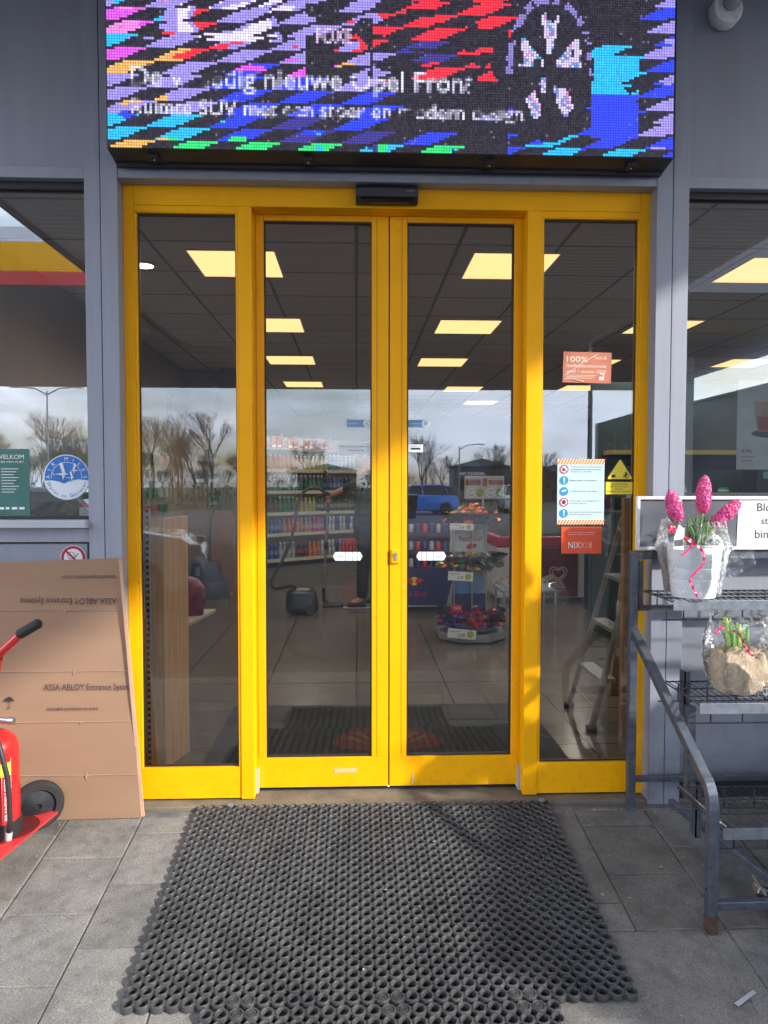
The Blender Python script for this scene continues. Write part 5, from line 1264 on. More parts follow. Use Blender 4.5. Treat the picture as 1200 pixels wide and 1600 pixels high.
# fingers closed on the wand
for k in range(4):
    z = hand.z+.028-.019*k
    skin('finger', [(hand.x+.030, hand.y-.018, z), (hand.x+.004, hand.y-.031, z-.002), (hand.x-.022, hand.y-.020, z-.003), (hand.x-.026, hand.y+.006-.002*k, z-.003)], [(0, 1), (1, 2), (2, 3)], [.0095, .009, .0085, .0075], skinm, pn, 1)
skin('thumb', [(hand.x+.035, hand.y+.005, hand.z+.015), (hand.x+.015, hand.y+.028, hand.z+.03), (hand.x-.008, hand.y+.026, hand.z+.045)], [(0, 1), (1, 2)], [.012, .010, .009], skinm, pn, 1)
hd = Vector((PX-.05, PY, 1.665))
mb = MB().lathe([(.02, .10), (.07, .085), (.098, .04), (.10, .0), (.09, -.045)], (hd.x+.012, hd.y, hd.z+.01), 20); mb.build('hair', mat('dark_hair', (.03, .02, .015), .8, bump=.6, bs=90), pn, smooth=True)
mb = MB()
mb.tube([hd+Vector((-.075, 0, .0)), hd+Vector((-.112, 0, -.025)), hd+Vector((-.09, 0, -.04))], [.01, .014, .01], 8)
for s_ in (-1, 1): mb.lathe([(.004, -.015), (.014, -.006), (.016, .006), (.004, .016)], hd+Vector((.005, s_*.088, -.01)), 10, 'y')
mb.build('face_feature', skinm, pn, smooth=True)
mb = MB()
for s_ in (-1, 1): mb.lathe([(.001, -.008), (.008, 0), (.001, .008)], hd+Vector((-.078, s_*.03, .01)), 10, 'x')
mb.box(hd.x-.082, hd.x-.07, hd.y-.022, hd.y+.022, hd.z-.062, hd.z-.056)
mb.build('eye', M['blackink'], pn, smooth=True)
# vacuum cleaner
vc = thing('vacuum_cleaner', 'dark canister vacuum cleaner with a long hose and steel wand on the tiled floor', 'vacuum cleaner', (-.57, 4.47, 0))
vb = mat('vacuum_shell', (.025, .027, .032), .3, var=.2, vs=20)
bm = bmesh.new(); bmesh.ops.create_cube(bm, size=1.); bmesh.ops.subdivide_edges(bm, edges=bm.edges, cuts=9, use_grid_fill=True)
for v in bm.verts:
    q = v.co.copy(); s_ = (abs(2*q.x)**5+abs(2*q.y)**5+abs(2*q.z)**5)**.2 or 1; m_ = max(abs(2*q.x), abs(2*q.y), abs(2*q.z)); q = q*(m_/s_)
    tp = 1-.16*(q.z+.5); v.co = Vector((q.x*.36*tp-.015*(q.z), q.y*.27*tp, (q.z+.5)*.245+.012))
me = bpy.data.meshes.new('shell'); bm.to_mesh(me); bm.free(); me.shade_smooth(); me.materials.append(vb); o = bpy.data.objects.new('body', me); C.objects.link(o); o.parent = vc
MB().box(-.63, -.50, 4.43, 4.50, .252, .262, ).build('lid', mat('vac_lid', (.4, .4, .42), .25), vc, bevel=.004)
for s_ in (-1, 1): MB().lathe([(.05, -.015), (.055, 0), (.05, .015)], (-.47, 4.47+s_*.13, .056), 20, 'y').build('wheel', M['rubber'], vc, smooth='auto')
hp_ = [(510, 772, 4.79), (503, 766, 4.78), (492, 762, 4.76), (478, 766, 4.72), (468, 780, 4.68), (463, 800, 4.64), (460, 822, 4.6), (453, 848, 4.56), (443, 872, 4.52), (430, 896, 4.48), (424, 910, 4.46), (429, 919, 4.44), (442, 918, 4.43), (456, 915, 4.44), (465, 921, 4.45)]
P_ = [at(*q) for q in hp_]; out_ = []
for i in range(len(P_)-1):
    a = P_[max(0, i-1)]; b = P_[i]; c = P_[i+1]; d = P_[min(len(P_)-1, i+2)]
    for k in range(8):
        t_ = k/8; out_.append(.5*((2*b)+(c-a)*t_+(2*a-5*b+4*c-d)*t_*t_+(3*b-3*c+d-a)*t_**3))
mb = MB().tube(out_, [.0165+(.0014 if i % 2 else -.001) for i in range(len(out_))], 10); mb.build('hose', mat('grey_hose', (.014, .014, .016), .45), vc, smooth=True)
wt, wb = hand+Vector((-.005, 0, .10)), Vector((-.365, 4.86, .16))
wd = (wb-wt).normalized()
MB().tube([hand+wd*.12, wb], .015, 14).build('wand', M['steel'], vc, smooth='auto')
MB().tube([at(509, 770, 4.79), hand+Vector((-.004, 0, .06)), hand, hand+wd*.14], [.019, .02, .018, .018], 12).build('grip', M['black'], vc, smooth='auto')
MB().tube([wt+Vector((0, 0, .02)), wt+Vector((-.01, 0, .17)), wt+Vector((-.04, 0, .21))], [.018, .017, .015], 10).build('hand_pipe', M['black'], vc, smooth='auto')
MB().tube([hand+wd*.47, hand+wd*.55], .021, 12).build('coupling', M['black'], vc, smooth='auto')
MB().tube([wb-wd*.05, wb, Vector((-.365, 4.87, .08)), Vector((-.33, 4.87, .04))], [.02, .02, .022, .03], 12).build('joint', M['black'], vc, smooth='auto')
mb = MB().prism([(-.38, 4.80), (-.15, 4.83), (-.13, 4.88), (-.15, 4.95), (-.36, 4.95)], .003, .035, 'xy'); mb.build('nozzle', M['black'], vc, bevel=.01)
# ---- energy drink display at the back right of the vacuum cleaner
EDX0, EDX1, EDY = .44, 1.12, 4.45
ed = thing('drinks_display', 'dark blue energy drink display with rows of cans and a red bull emblem', 'display', ((EDX0+EDX1)/2, EDY, 0))
navy = mat('navy_board', (.02, .025, .10), .4, var=.1, vs=5); slv = mat('silver_board', (.32, .34, .40), .4)
MB().box(EDX0, EDX1, EDY+.40, EDY+.44, .08, 1.05).build('back_panel', navy, ed)
for x in (EDX0, EDX1-.012): MB().box(x, x+.012, EDY, EDY+.40, .08, 1.0).build('side_panel', navy, ed)
MB().prism([(EDX0, .08), (EDX1, .08), (EDX1, .44), (EDX0, .44)], EDY-.014, EDY-.001).build('front_panel', navy, ed)
MB().prism([(.94, .085), (1.12, .085), (1.12, .435), (1.02, .435)], EDY-.0175, EDY-.0145).build('silver_panel', slv, ed)
for z in (.44, .62, .80):
    s_ = MB().box(EDX0+.013, EDX1-.013, EDY-.001, EDY+.40, z+.001, z+.014).build('shelf', navy, ed)
    MB().box(EDX0+.013, EDX1-.013, EDY-.02, EDY-.0015, z+.0, z+.045).build('price_rail', mat('navy_rail', (.05, .02, .09), .4, var=.4, vs=30), s_)
    k = 0; x = EDX0+.06
    while x < EDX1-.04:
        put(['navy', 'silver', 'navy', 'red'][k % 4] if z != .62 else ['navy', 'silver', 'red'][k % 3], (x, EDY+.05, z+.0145), 'energy drink can in the %s row of the dark blue display' % {.44: 'lowest', .62: 'middle', .80: 'top'}[z], 'cans in the dark blue display', True)
        x += .072; k += 1
for x in (EDX0+.06, EDX1-.1):
    MB().lathe([(.04, -.012), (.045, 0), (.04, .012)], (x, EDY+.05, .046), 20, 'y').build('caster', mat('grey_caster', (.3, .3, .3), .4), ed, smooth='auto')
MB().box(EDX0+.01, EDX1-.01, EDY+.0, EDY+.4, .066, .079).build('base_frame', M['steel'], ed)
YE = EDY-.0155
def redbull(mb_y, mb_r, cx, cz, s_, Y):
    mb_y.prism(disc(cx, cz, .045*s_, 24), Y, Y+.0008)
    for m_ in (-1, 1):
        for pp in ([(.01, .0), (.03, .028), (.065, .032), (.085, .018), (.10, .024), (.095, .004), (.075, -.008), (.07, -.032), (.055, -.014), (.035, -.020), (.028, -.034), (.018, -.018)],):
            q = [(cx+m_*a*s_, cz+b*s_) for a, b in pp]; mb_r.prism(q, Y-.0012, Y-.0003)
my, mr_ = MB(), MB(); redbull(my, mr_, .60, .335, 1., YE-.001); my.build('emblem_disc', mat('emblem_yellow', (.8, .5, .02), .4), ed)
text(mr_, 'Red Bull', .455, .175, YE-.001, w=.27, h=.055); mr_.build('lettering', mat('emblem_red', (.5, .02, .03), .4), ed)
# ---- sweets tower
TX, TY = 1.0, 3.23
tw = thing('sweets_tower', 'three tiered round sweets display with clear bowls and a price board on top', 'display', (TX, TY, 0))
gsil = mat('silver_grey', (.32, .33, .34), .35, .3); clear = glass('clear_plastic', tint=(.93, .95, .96), refl=.03, rough=.05)
oct_ = lambda r, a0=PI/8, n=8, sx=1.: [(TX+r*sx*math.cos(a0+2*PI*k/n), TY+r*math.sin(a0+2*PI*k/n)) for k in range(n)]
MB().prism(oct_(.31), .012, .075, 'xy').build('base', gsil, tw, bevel=.004)
MB().prism(oct_(.25), .0, .012, 'xy').build('foot', M['dark'], tw)
def tray_(z, r0_, r1_, h_): 
    mb = MB().lathe([(r0_, z), (r1_, z+h_), (r1_+.006, z+h_), (r0_+.006, z-.004)], (TX, TY, 0), 32, cap=False); mb.build('clear_bowl', clear, tw, smooth='auto')
    MB().lathe([(r0_-.002, z), (r0_-.002, z+.006)], (TX, TY, 0), 32).build('tray_floor', gsil, tw)
tray_(.10, .24, .31, .15); tray_(.58, .16, .32, .16); tray_(.98, .15, .27, .12)
MB().box(TX-.15, TX+.13, TY-.06, TY+.06, .08, 1.05).build('column', mat('pale_blue_card', (.35, .45, .6), .5, var=.1), tw)
MB().prism([(TX-.17, .40), (TX+.10, .40), (TX+.10, .56), (TX-.17, .56)], TY-.075, TY-.0605).build('blue_panel', mat('sky_card', (.13, .25, .5), .5, var=.2, vs=6), tw)
MB().prism([(TX-.17, .25), (TX+.12, .25), (TX+.12, .40-.001), (TX-.17, .399)], TY-.076, TY-.0615).build('navy_panel', navy, tw)
wp = MB().prism([(TX-.19, .76), (TX+.10, .76), (TX+.10, .975), (TX-.19, .975)], TY-.078, TY-.0635).build('white_panel', mat('grey_white_card', (.42, .44, .48), .5, var=.1), tw)
mb = MB(); text(mb, 'Red Bull', TX-.115, .855, TY-.0787, w=.2, h=.045); mb.prism([(TX-.05, .79), (TX+.03, .80), (TX+.045, .825), (TX+.0, .84), (TX-.045, .825)], TY-.0795, TY-.0786); mb.build('lettering', mat('emblem_red2', (.45, .03, .05), .5), wp)
for xx in (-.155, .0, .125): MB().box(TX+xx-.005, TX+xx+.005, TY-.092, TY-.082, .075, 1.0).build('rod', M['steel'], tw)
def pricecard(x, z, w, h_, Y, par, rot=0.):
    q = MB().box(x, x+w, Y, Y+.0015, z, z+h_, rot=Matrix.Rotation(rot, 3, 'Y')).build('price_card', M['white'], par)
    mb = MB(); mb.add([(a, Y-.001, b) for a, b in disc(x+w*.8, z+h_*.45, h_*.36, 20)], [tuple(range(20))]); mb.build('green_spot', mat('lime_spot', (.30, .42, .05), .5), q)
    mb = MB(); text(mb, '2.49', x+w*.38, z+h_*.2, Y-.001, w=w*.22, h=h_*.35); text(mb, 'repen', x+w*.06, z+h_*.68, Y-.001, w=w*.4, h=h_*.16); mb.build('lettering', M['blackink'], q)
pricecard(TX-.24, .545, .21, .075, TY-.335, tw, .06); pricecard(TX-.22, .965, .2, .055, TY-.28, tw, .03); pricecard(TX-.24, .055, .24, .08, TY-.318, tw, .1)
sg = MB().box(TX-.06, TX+.29, TY-.02, TY-.012, 1.22, 1.42).build('sign_board', mat('grey_sign', (.40, .40, .40), .4, var=.1), tw, bevel=.004)
mb = MB(); mb.box(TX-.05, TX+.08, TY-.0225, TY-.0205, 1.34, 1.39); mb.box(TX+.15, TX+.28, TY-.0225, TY-.0205, 1.345, 1.385); mb.box(TX+.10, TX+.14, TY-.0225, TY-.0205, 1.33, 1.40); mb.build('picture', mat('maroon_pic', (.2, .04, .04), .5, var=.5, vs=30, col2=(.3, .15, .1)), sg)
mb = MB()
for xx in (.0, .17):
    ring(mb, TX+xx, 1.275, .036, .04, TY-.0225, 24); text(mb, '2.49' if xx else '1.99', TX+xx-.024, 1.262, TY-.0225, w=.048, h=.026)
text(mb, 'HET VOORDEEL', TX-.10, 1.43, TY-.0225, w=.22, h=.022)
mb.build('lettering', mat('offwhite', (.75, .75, .75), .5), sg)
mb = MB()
for xx in (.075, .25): mb.add([(a, TY-.0228, b) for a, b in disc(TX+xx, 1.275, .036, 24)], [tuple(range(24))])
mb.build('green_spot', mat('olive_spot', (.22, .28, .06), .5), sg)
MB().box(TX+.10, TX+.11, TY-.01, TY, 1.05, 1.4).build('sign_pole', M['steel'], tw)
# sweets in the bowls: every bar its own thing
barm = [mat('wrap_'+n_, c_, .22, .35, var=.35, vs=50, coat=.4) for n_, c_ in (('red', (.55, .02, .03)), ('orange', (.75, .14, .03)), ('purple', (.09, .03, .35)), ('silver', (.45, .45, .48)), ('gold', (.5, .33, .08)), ('green', (.03, .16, .05)), ('dark', (.03, .02, .03)), ('white', (.6, .6, .62)))]
cn_ = ['red', 'orange', 'purple', 'silver', 'golden', 'green', 'black', 'white']
def bar_mesh(L, w, h_):
    mb = MB(); n = 6; vs = []
    for i in range(n+1):
        u = i/n; ww = w*(1.05 if i in (0, n) else .9+.12*math.sin(u*9)); hh = h_*(.12 if i in (0, n) else (.35 if i in (.5,) else 1.)); xx = (u-.5)*L
        if i in (1, n-1): hh = h_*.8
        vs += [(xx, -ww/2, -hh/2), (xx, ww/2, -hh/2), (xx, ww/2*.8, hh/2), (xx, -ww/2*.8, hh/2)]
    fs = [(0, 1, 2, 3), (n*4+3, n*4+2, n*4+1, n*4)]
    for i in range(n):
        for k in range(4): fs.append((i*4+k, i*4+(k+1) % 4, i*4+4+(k+1) % 4, i*4+4+k))
    mb.add(vs, fs); return mb
protos = []
for k, m_ in enumerate(barm):
    for L, w, h_ in ((.11, .036, .02), (.085, .05, .03)):
        o = bar_mesh(L, w, h_).build('snack_bar', m_); protos.append((k, o.data, L)); bpy.data.objects.remove(o)
def heap(z0_, R_, n_, hmax, pal, where, flatness=.5):
    for i in range(n_):
        k = rnd.choice(pal); big = rnd.random() < .5; d = protos[k*2+(1 if big else 0)][1]
        a = rnd.uniform(0, 2*PI) if rnd.random() < .35 else rnd.uniform(PI, 2*PI); r_ = R_*math.sqrt(rnd.random()); lay = hmax*(1-(r_/R_)**1.5*.55)*(.35+.65*(i/n_))
        o = bpy.data.objects.new('snack_bar', d); C.objects.link(o); o.location = (TX+r_*math.cos(a), TY+r_*math.sin(a), z0_+.012+lay); o.rotation_euler = (rnd.uniform(-flatness, flatness), rnd.uniform(-flatness, flatness), rnd.uniform(0, 6)); tag(o, '%s wrapped snack bar heaped in the %s bowl of the sweets tower' % (cn_[k], where), 'snack bar', 'snack bars in the %s bowl' % where)
heap(.10, .28, 95, .20, [0, 0, 0, 2, 3, 6, 0, 2], 'lowest', .7); heap(.585, .28, 90, .19, [4, 5, 3, 6, 3, 4, 1, 6], 'middle', .7); heap(.985, .21, 55, .19, [1, 1, 5, 4, 1, 3], 'highest', .7)
t = thing('red_price_tag', 'red price tag standing in the lowest bowl of the sweets tower', 'price tag', (TX-.16, TY-.31, .32)); MB().box(TX-.2, TX-.12, TY-.31, TY-.307, .28, .34).build('card', M['red'], t); mb = MB(); text(mb, 'TWIX', TX-.19, .302, TY-.3115, w=.06, h=.018); mb.build('lettering', M['whiteink'], t)
# ---- ice cream freezer
FX0, FX1, FY = 1.58, 2.62, 5.0
fz = thing('chest_freezer', 'white chest freezer with a red rim and a maroon heart panel', 'freezer', ((FX0+FX1)/2, FY+.35, 0))
MB().box(FX0, FX1, FY, FY+.7, .06, .64).build('body', mat('freezer_white', (.55, .56, .58), .35), fz, bevel=.02, seg=3)
MB().box(FX0-.01, FX1+.01, FY-.012, FY+.71, .64, .76).build('rim', mat('freezer_red', (.40, .012, .025), .35), fz, bevel=.015, seg=3)
MB().box(FX0+.05, FX1-.05, FY+.05, FY+.65, .761, .775).build('lid', clear, fz)
MB().box(FX0+.05, FX1-.05, FY+.05, FY+.65, .0, .059).build('foot', M['dark'], fz)
pn_ = MB().box(2.05, 2.50, FY-.016, FY-.001, .08, .63).build('front_panel', mat('maroon_panel', (.13, .008, .018), .4), fz, bevel=.003)
mb = MB(); hx_, hz_ = 2.275, .34
for s_ in (1., .68):
    q = [Vector((hx_+s_*.10*(16*math.sin(a)**3)/16, FY-.018, hz_+s_*.10*(13*math.cos(a)-5*math.cos(2*a)-2*math.cos(3*a)-math.cos(4*a))/16)) for a in np.linspace(.35 if s_ < 1 else -2.6, 5.9 if s_ < 1 else 2.6, 30)]; mb.tube(q, .007, 6)
mb.build('heart_emblem', mat('heart_print', (.5, .36, .36), .5), pn_, smooth=True)
# dark display wall behind it and boards at the right
t = thing('notice_board', 'tall black board standing behind the ladder on the right side', 'board', (2.5, 4.3, 0)); MB().box(2.42, 3.1, 4.45, 4.52, .02, 1.62).build('board', mat('black_board', (.008, .009, .012), .35), t, bevel=.004); MB().box(2.5, 3.0, 4.3, 4.6, .0, .03).build('foot', M['dark'], t)
lt = thing('low_table', 'low table behind the right side pane covered by crumpled clear plastic sheet', 'table', (1.75, 3.6, 0))
MB().box(1.3, 1.8, 3.3, 3.75, .38, .40).build('table_top', M['grey_d'], lt, bevel=.003)
for x in (1.32, 1.78):
    for y in (3.32, 3.71): MB().tube([(x, y, .0), (x, y, .38)], .012, 10).build('leg', M['steel'], lt, smooth='auto')
vs = []; n_ = 22
for i in range(n_):
    for j in range(n_):
        u, v = i/(n_-1), j/(n_-1); x = 1.26+.62*u; y = 3.22+.6*v; p = Vector((x*5, y*5, 1)); z = .42+.10*abs(noise.noise(p))+.05*noise.noise(p*3)
        if v < .25: z -= (.25-v)*.6; y = 3.24
        vs.append((x, y, z))
o = MB().add(vs, [(i*n_+j, (i+1)*n_+j, (i+1)*n_+j+1, i*n_+j+1) for i in range(n_-1) for j in range(n_-1)]).build('plastic_sheet', foil, None, smooth=True); tag(o, 'crumpled clear plastic sheet lying over the low table', 'plastic sheet')
# stepladder
ld = thing('step_ladder', 'aluminium step ladder leaning open behind the right side pane', 'ladder', (1.5, 1.0, 0))
alu = mat('dull_aluminium', (.38, .39, .40), .35, .6, var=.15, vs=30)
TZ = 1.62
for (y0_, y1_) in ((.795, .87), (1.215, 1.14)):
    A_, B_ = Vector((1.285, y0_, .012)), Vector((1.70, y1_, TZ)); dr = (B_-A_).normalized()
    r_ = MB().tube([A_, B_], .013, 4, sq=True).build('rail', alu, ld, bevel=.002)
    MB().tube([A_+Vector((-.017, -.014, 0)), B_+Vector((-.017, -.014, 0))], .0035, 6).build('rail_edge', M['steel'], r_)
    MB().lathe([(.030, 0), (.032, .022), (.024, .03)], (A_.x, A_.y, .001), 14).build('rubber_foot', M['rubber'], r_, smooth='auto')
    A2, B2 = Vector((2.12, y0_, .012)), Vector((1.74, y1_, TZ-.05)); MB().tube([A2, B2], .012, 4, sq=True).build('rear_rail', alu, ld)
for k in range(1, 6):
    u = k/6.0; x = 1.285+(1.70-1.285)*u; z = TZ*u; yw_ = .795+(.87-.795)*u
    MB().box(x-.02, x+.07, yw_+.01, 2.01-yw_-.01, z-.012, z+.012).build('step', alu, ld, bevel=.003)
MB().box(1.66, 1.80, .86, 1.15, TZ-.005, TZ+.02).build('top_cap', M['red'], ld, bevel=.006)
t = thing('wooden_board', 'brown wooden board leaning beside the ladder inside the right side pane', 'board', (1.9, .8, 0)); MB().prism([(1.62, .002), (1.80, .002), (1.84, 1.22), (1.72, 1.22)], 1.45, 1.48).build('board', M['wood2'], t, bevel=.003)
t = thing('wooden_board', 'narrow pale timber post standing inside at the right jamb', 'board', (1.5, .4, 0)); MB().box(1.36, 1.50, .55, .60, .0, 1.28).build('board', M['wood2'], t, bevel=.003)
# things at the left: shelf end with pine boards and perforated upright
su = thing('pine_shelf_end', 'tall pine display end with a perforated metal upright just inside the left side pane', 'display', (-.95, .4, 0))
MB().box(-.985, -.905, .355, .372, .0, 1.19).build('front_board', M['wood'], su, bevel=.002)
MB().prism([(-.905, .345), (-.84, .56), (-.86, .57), (-.925, .36)], .0, 1.19, 'xy').build('side_board', M['wood'], su, bevel=.002)
MB().prism([(-1.10, .50), (-.98, .372), (-.96, .373), (-1.02, .5)], .0, 1.19, 'xy').build('back_board', M['wood2'], su, bevel=.002)
mb = MB().box(-.9865, -.966, .250, .252, .12, 1.24); mb.build('white_strip', M['white'], su)
up_ = MB().box(-.965, -.945, .262, .28, .0, 1.24).build('upright', mat('pale_steel', (.5, .5, .48), .4, .2), su)
mb = MB(); z = .05
while z < 1.22: mb.box(-.961, -.949, .259, .2619, z, z+.014); z += .0285
mb.build('slot', M['dark'], up_)
lo = thing('low_shelf', 'low pale wooden shelf carrying the floral bags behind the left side pane', 'shelf', (-1.1, 1.5, 0))
MB().prism([(-1.4, .95), (-1.06, .95), (-.98, 1.35), (-.93, 1.72), (-1.4, 1.72)], .50, .525, 'xy').build('shelf_board', mat('pale_shelf', (.5, .42, .33), .4), lo, bevel=.004)
for k in range(3): MB().box(-1.35, -1.07, .98, 1.0, .46-.075*k-.05, .46-.075*k+.01).build('slat', M['wood'], lo, bevel=.003)
for x in (-1.36, -1.08): MB().box(x-.02, x+.02, 1.02, 1.06, 0, .499).build('leg', M['wood2'], lo)
flo = mat('floral_print', (.45, .08, .16), .45, var=.9, vs=26, col2=(.03, .05, .10))
for k, (x, y, s_, lab) in enumerate(((-1.20, 1.25, 1., 'floral bag with white lettering standing on the low shelf, nearer one'), (-1.08, 1.5, .9, 'floral bag standing on the low shelf, farther one'))):
    t = thing('shopping_bag', lab, 'bag', (x, y, .526)); mb = MB(); vs = []
    P8 = [(.13, 0), (.145, .05), (.15, .12), (.13, .19), (.09, .25), (.03, .27)]; mb = MB().lathe([(a*s_, b*s_) for a, b in P8], (0, 0, 0), 26)
    mb.v = [(x+v[0]*(1+.15*noise.noise(Vector(v)*9)), y+v[1]*.5, .527+v[2]) for v in mb.v]; mb.build('bag', flo, t, smooth=True)
    if k == 0: mb = MB(); text(mb, 'PERFECT', x-.02, .60, y-.083, w=.13, h=.03); mb.build('lettering', M['whiteink'], t)
t = thing('artificial_plant', 'yellow and dark leaved artificial plant sticking out of the floral bag', 'plant', (-1.17, 1.3, .78))
mb = MB()
for k in range(26): q = Vector((-1.17, 1.30, .74)); a = rnd.uniform(0, 6.3); leaf_blade(mb, q, q+Vector((.02*math.cos(a), .02*math.sin(a), .05)), q+Vector((.06*math.cos(a), .05*math.sin(a), rnd.uniform(.04, .13))), .008)
mb.build('leaf', mat('dark_leaf', (.02, .035, .02), .5), t)
mb = MB()
for k in range(5): q = Vector((-1.14, 1.24, .75)); a = k*1.26; leaf_blade(mb, q, q+Vector((.015*math.cos(a), .015*math.sin(a), .01)), q+Vector((.035*math.cos(a), .03*math.sin(a), .0)), .010)
mb.build('blossom', mat('yellow_blossom', (.8, .6, .02), .5), t)
st = thing('step_stool', 'dark blue plastic step stool standing on the floor before the brown wall', 'stool', (-1.82, 5.63, 0))
bl_ = mat('slate_blue_plastic', (.05, .065, .10), .45)
def frust(x, y, z0_, z1_, a, b, name, par):
    mb = MB().lathe([(a, z0_), (a*.985, z0_+.02), (b*1.03, z1_-.02), (b, z1_), (b*.93, z1_+.002)], (0, 0, 0), 28); mb.v = [(x+v[0], y+v[1]*.8, v[2]) for v in mb.v]; return mb.build(name, bl_, par, smooth='auto')
frust(-1.78, 5.6, .0, .20, .27, .23, 'base', st); frust(-1.80, 5.62, .2, .42, .20, .165, 'top', st)
MB().prism([(-1.89, .27), (-1.84, .27), (-1.84, .37), (-1.89, .37)], 5.462, 5.47).build('grip_hole', mat('grip_shade', (.2, .2, .19), .5), st)
t = thing('cardboard_column', 'tall tapered brown cardboard display standing behind the step stool', 'display', (-1.7, 5.8, 0)); MB().prism([(-1.78, .0), (-1.47, .0), (-1.49, .93), (-1.54, 1.02), (-1.72, 1.02), (-1.76, .93)], 5.75, 5.815).build('panel', mat('brown_carton', (.24, .14, .085), .8, var=.1), t, bevel=.006); MB().box(-1.74, -1.5, 5.7, 5.749, .0, .02).build('foot', M['card_edge'], t)
# racks of small goods on the left wall, posters on the end wall
t = thing('goods_rack', 'wire rack with hanging small goods on the left wall', 'rack', (-2.0, 4.2, 1.2)); MB().box(-2.098, -2.08, 3.2, 5.0, .6, 1.75).build('back_panel', mat('perforated_panel', (.2, .2, .18), .6, var=.2, vs=30), t)
pk_ = [mat('pack_'+str(k), c_, .4, var=.3, vs=20) for k, c_ in enumerate(((.03, .15, .06), (.4, .42, .4), (.05, .05, .06), (.35, .05, .05)))]
for i in range(6):
    for j in range(8):
        y = 3.3+.21*j; z = .75+.17*i
        q = thing('hanging_pack', '%s packet hanging on the wire rack of the left wall' % ['green', 'grey', 'black', 'red'][(i+j//3) % 4], 'packet', (-2.06, y, z), 'packets hanging on the left wall'); MB().box(-2.06, -2.03, y-.04, y+.04, z-.055, z+.05).build('pack', pk_[(i+j//3) % 4], q, bevel=.006); MB().tube([(-2.08, y, z+.045), (-1.99, y, z+.05)], .003, 5).build('hook', M['steel'], q)
for i, (z0_, z1_) in enumerate(((1.60, 1.78), (1.34, 1.52), (1.06, 1.22))):
    for j in range(3):
        x = -2.0+.165*j
        if i == 2 and j == 0: continue
        t = thing('wall_poster', '%s small poster in the %s row on the end wall' % (['dark red', 'green', 'grey'][j] if i != 1 else ['blue and white', 'black and white', 'white and blue'][j], ['upper', 'middle', 'lower'][i]), 'poster', (x+.07, 5.92, z0_), 'small posters on the end wall')
        MB().box(x, x+.15, 5.916, 5.926, z0_, z1_).build('print', mat('poster_%d%d' % (i, j), [(.12, .04, .04), (.04, .12, .06), (.12, .12, .12)][j] if i != 1 else (.06, .09, .12), .4, var=.6, vs=20, col2=(.25, .27, .28)), t)
        MB().box(x+.03, x+.12, 5.912, 5.9155, z0_+.03, z0_+.07).build('caption', M['white'] if i == 1 else pk_[1], t)
for (xa, za, xb, zb, Y, lab, mm) in ((-.655, 1.602, -.50, 1.664, .10, 'brown paper rectangle hanging inside across the left mullion', M['wood2']), (.80, 1.593, .880, 1.660, .10, 'black rectangle hanging inside beside the right mullion', M['black'])):
    t = thing('hanging_card', lab, 'card', ((xa+xb)/2, Y+.07, za)); MB().box(xa, xb, Y+.06, Y+.075, za, zb).build('card', mm, t, bevel=.001)
# door mat inside
im = thing('entrance_mat', 'large black entrance mat with a faint red shell emblem inside the door', 'door mat', (.15, .8, 0))
MB().prism([(-.74, .33), (1.035, .33), (1.035, 1.275), (-.74, 1.275)], .001, .012, 'xy').build('mat', mat('black_carpet', (.012, .013, .015), .9, var=.3, vs=80, bump=.5, bs=250), im, bevel=.003)
mb = MB()
sh = [(.16+.28*math.cos(a)*(1+.04*math.cos(14*a)), .62+.26*math.sin(a)*(1+.04*math.cos(14*a))) for a in np.linspace(-.25, PI+.25, 60)]+[(.05, .50), (.08, .46), (.24, .46), (.27, .50)]
mb.prism(sh, .0125, .0135, 'xy'); mb.build('emblem', mat('carpet_red', (.10, .018, .012), .95), im)
mb = MB()
for k in range(7):
    a = .45+k*.375; mb.prism([(.16+.04*math.cos(a), .52+.04*math.sin(a)), (.16+.225*math.cos(a-.09), .62+.21*math.sin(a-.09)), (.16+.225*math.cos(a+.09), .62+.21*math.sin(a+.09))], .0138, .0144, 'xy')
mb.build('emblem_rib', mat('carpet_yellow', (.12, .08, .012), .95), im)
# left window: things standing on the inner ledge
t = thing('window_ledge', 'pale ledge inside the left window', 'ledge', (-1.5, .3, 1.1)); MB().box(-2.05, -1.12, .14, .62, 1.17, 1.20).build('board', M['white'], t); MB().box(-2.0, -1.2, .55, .58, .0, 1.169).build('support', M['grey_d'], t)
t = thing('paper_bag', 'crumpled brown paper bag on the ledge behind the left window', 'bag', (-1.4, .3, 1.2)); bm = MB().lathe([(.05, 0), (.06, .03), (.05, .06), (.02, .07)], (0, 0, 0), 20); bm.v = [(-1.36+v[0]*2.2*(1+.2*noise.noise(Vector(v)*20)), .3+v[1], 1.2005+v[2]) for v in bm.v]; bm.build('bag', mat('kraft', (.34, .27, .17), .9, var=.4, vs=30, bump=.8), t, smooth=True)
t = thing('goods_box', 'small red and white box on the ledge behind the left window', 'box', (-1.19, .25, 1.2)); MB().box(-1.235, -1.18, .2, .26, 1.2005, 1.245).build('box', M['white'], t); MB().box(-1.236, -1.179, .199, .261, 1.246, 1.262).build('lid', M['red'], t); MB().box(-1.175, -1.12, .2, .26, 1.2005, 1.25).build('side_box', M['sill'], t)
t = thing('beige_screen', 'large beige board standing behind the round bird sticker', 'board', (-1.4, .45, 1.2)); MB().box(-1.62, -1.125, .50, .515, 1.2005, 1.565).build('board', mat('beige_board', (.33, .31, .27), .7, var=.05), t)
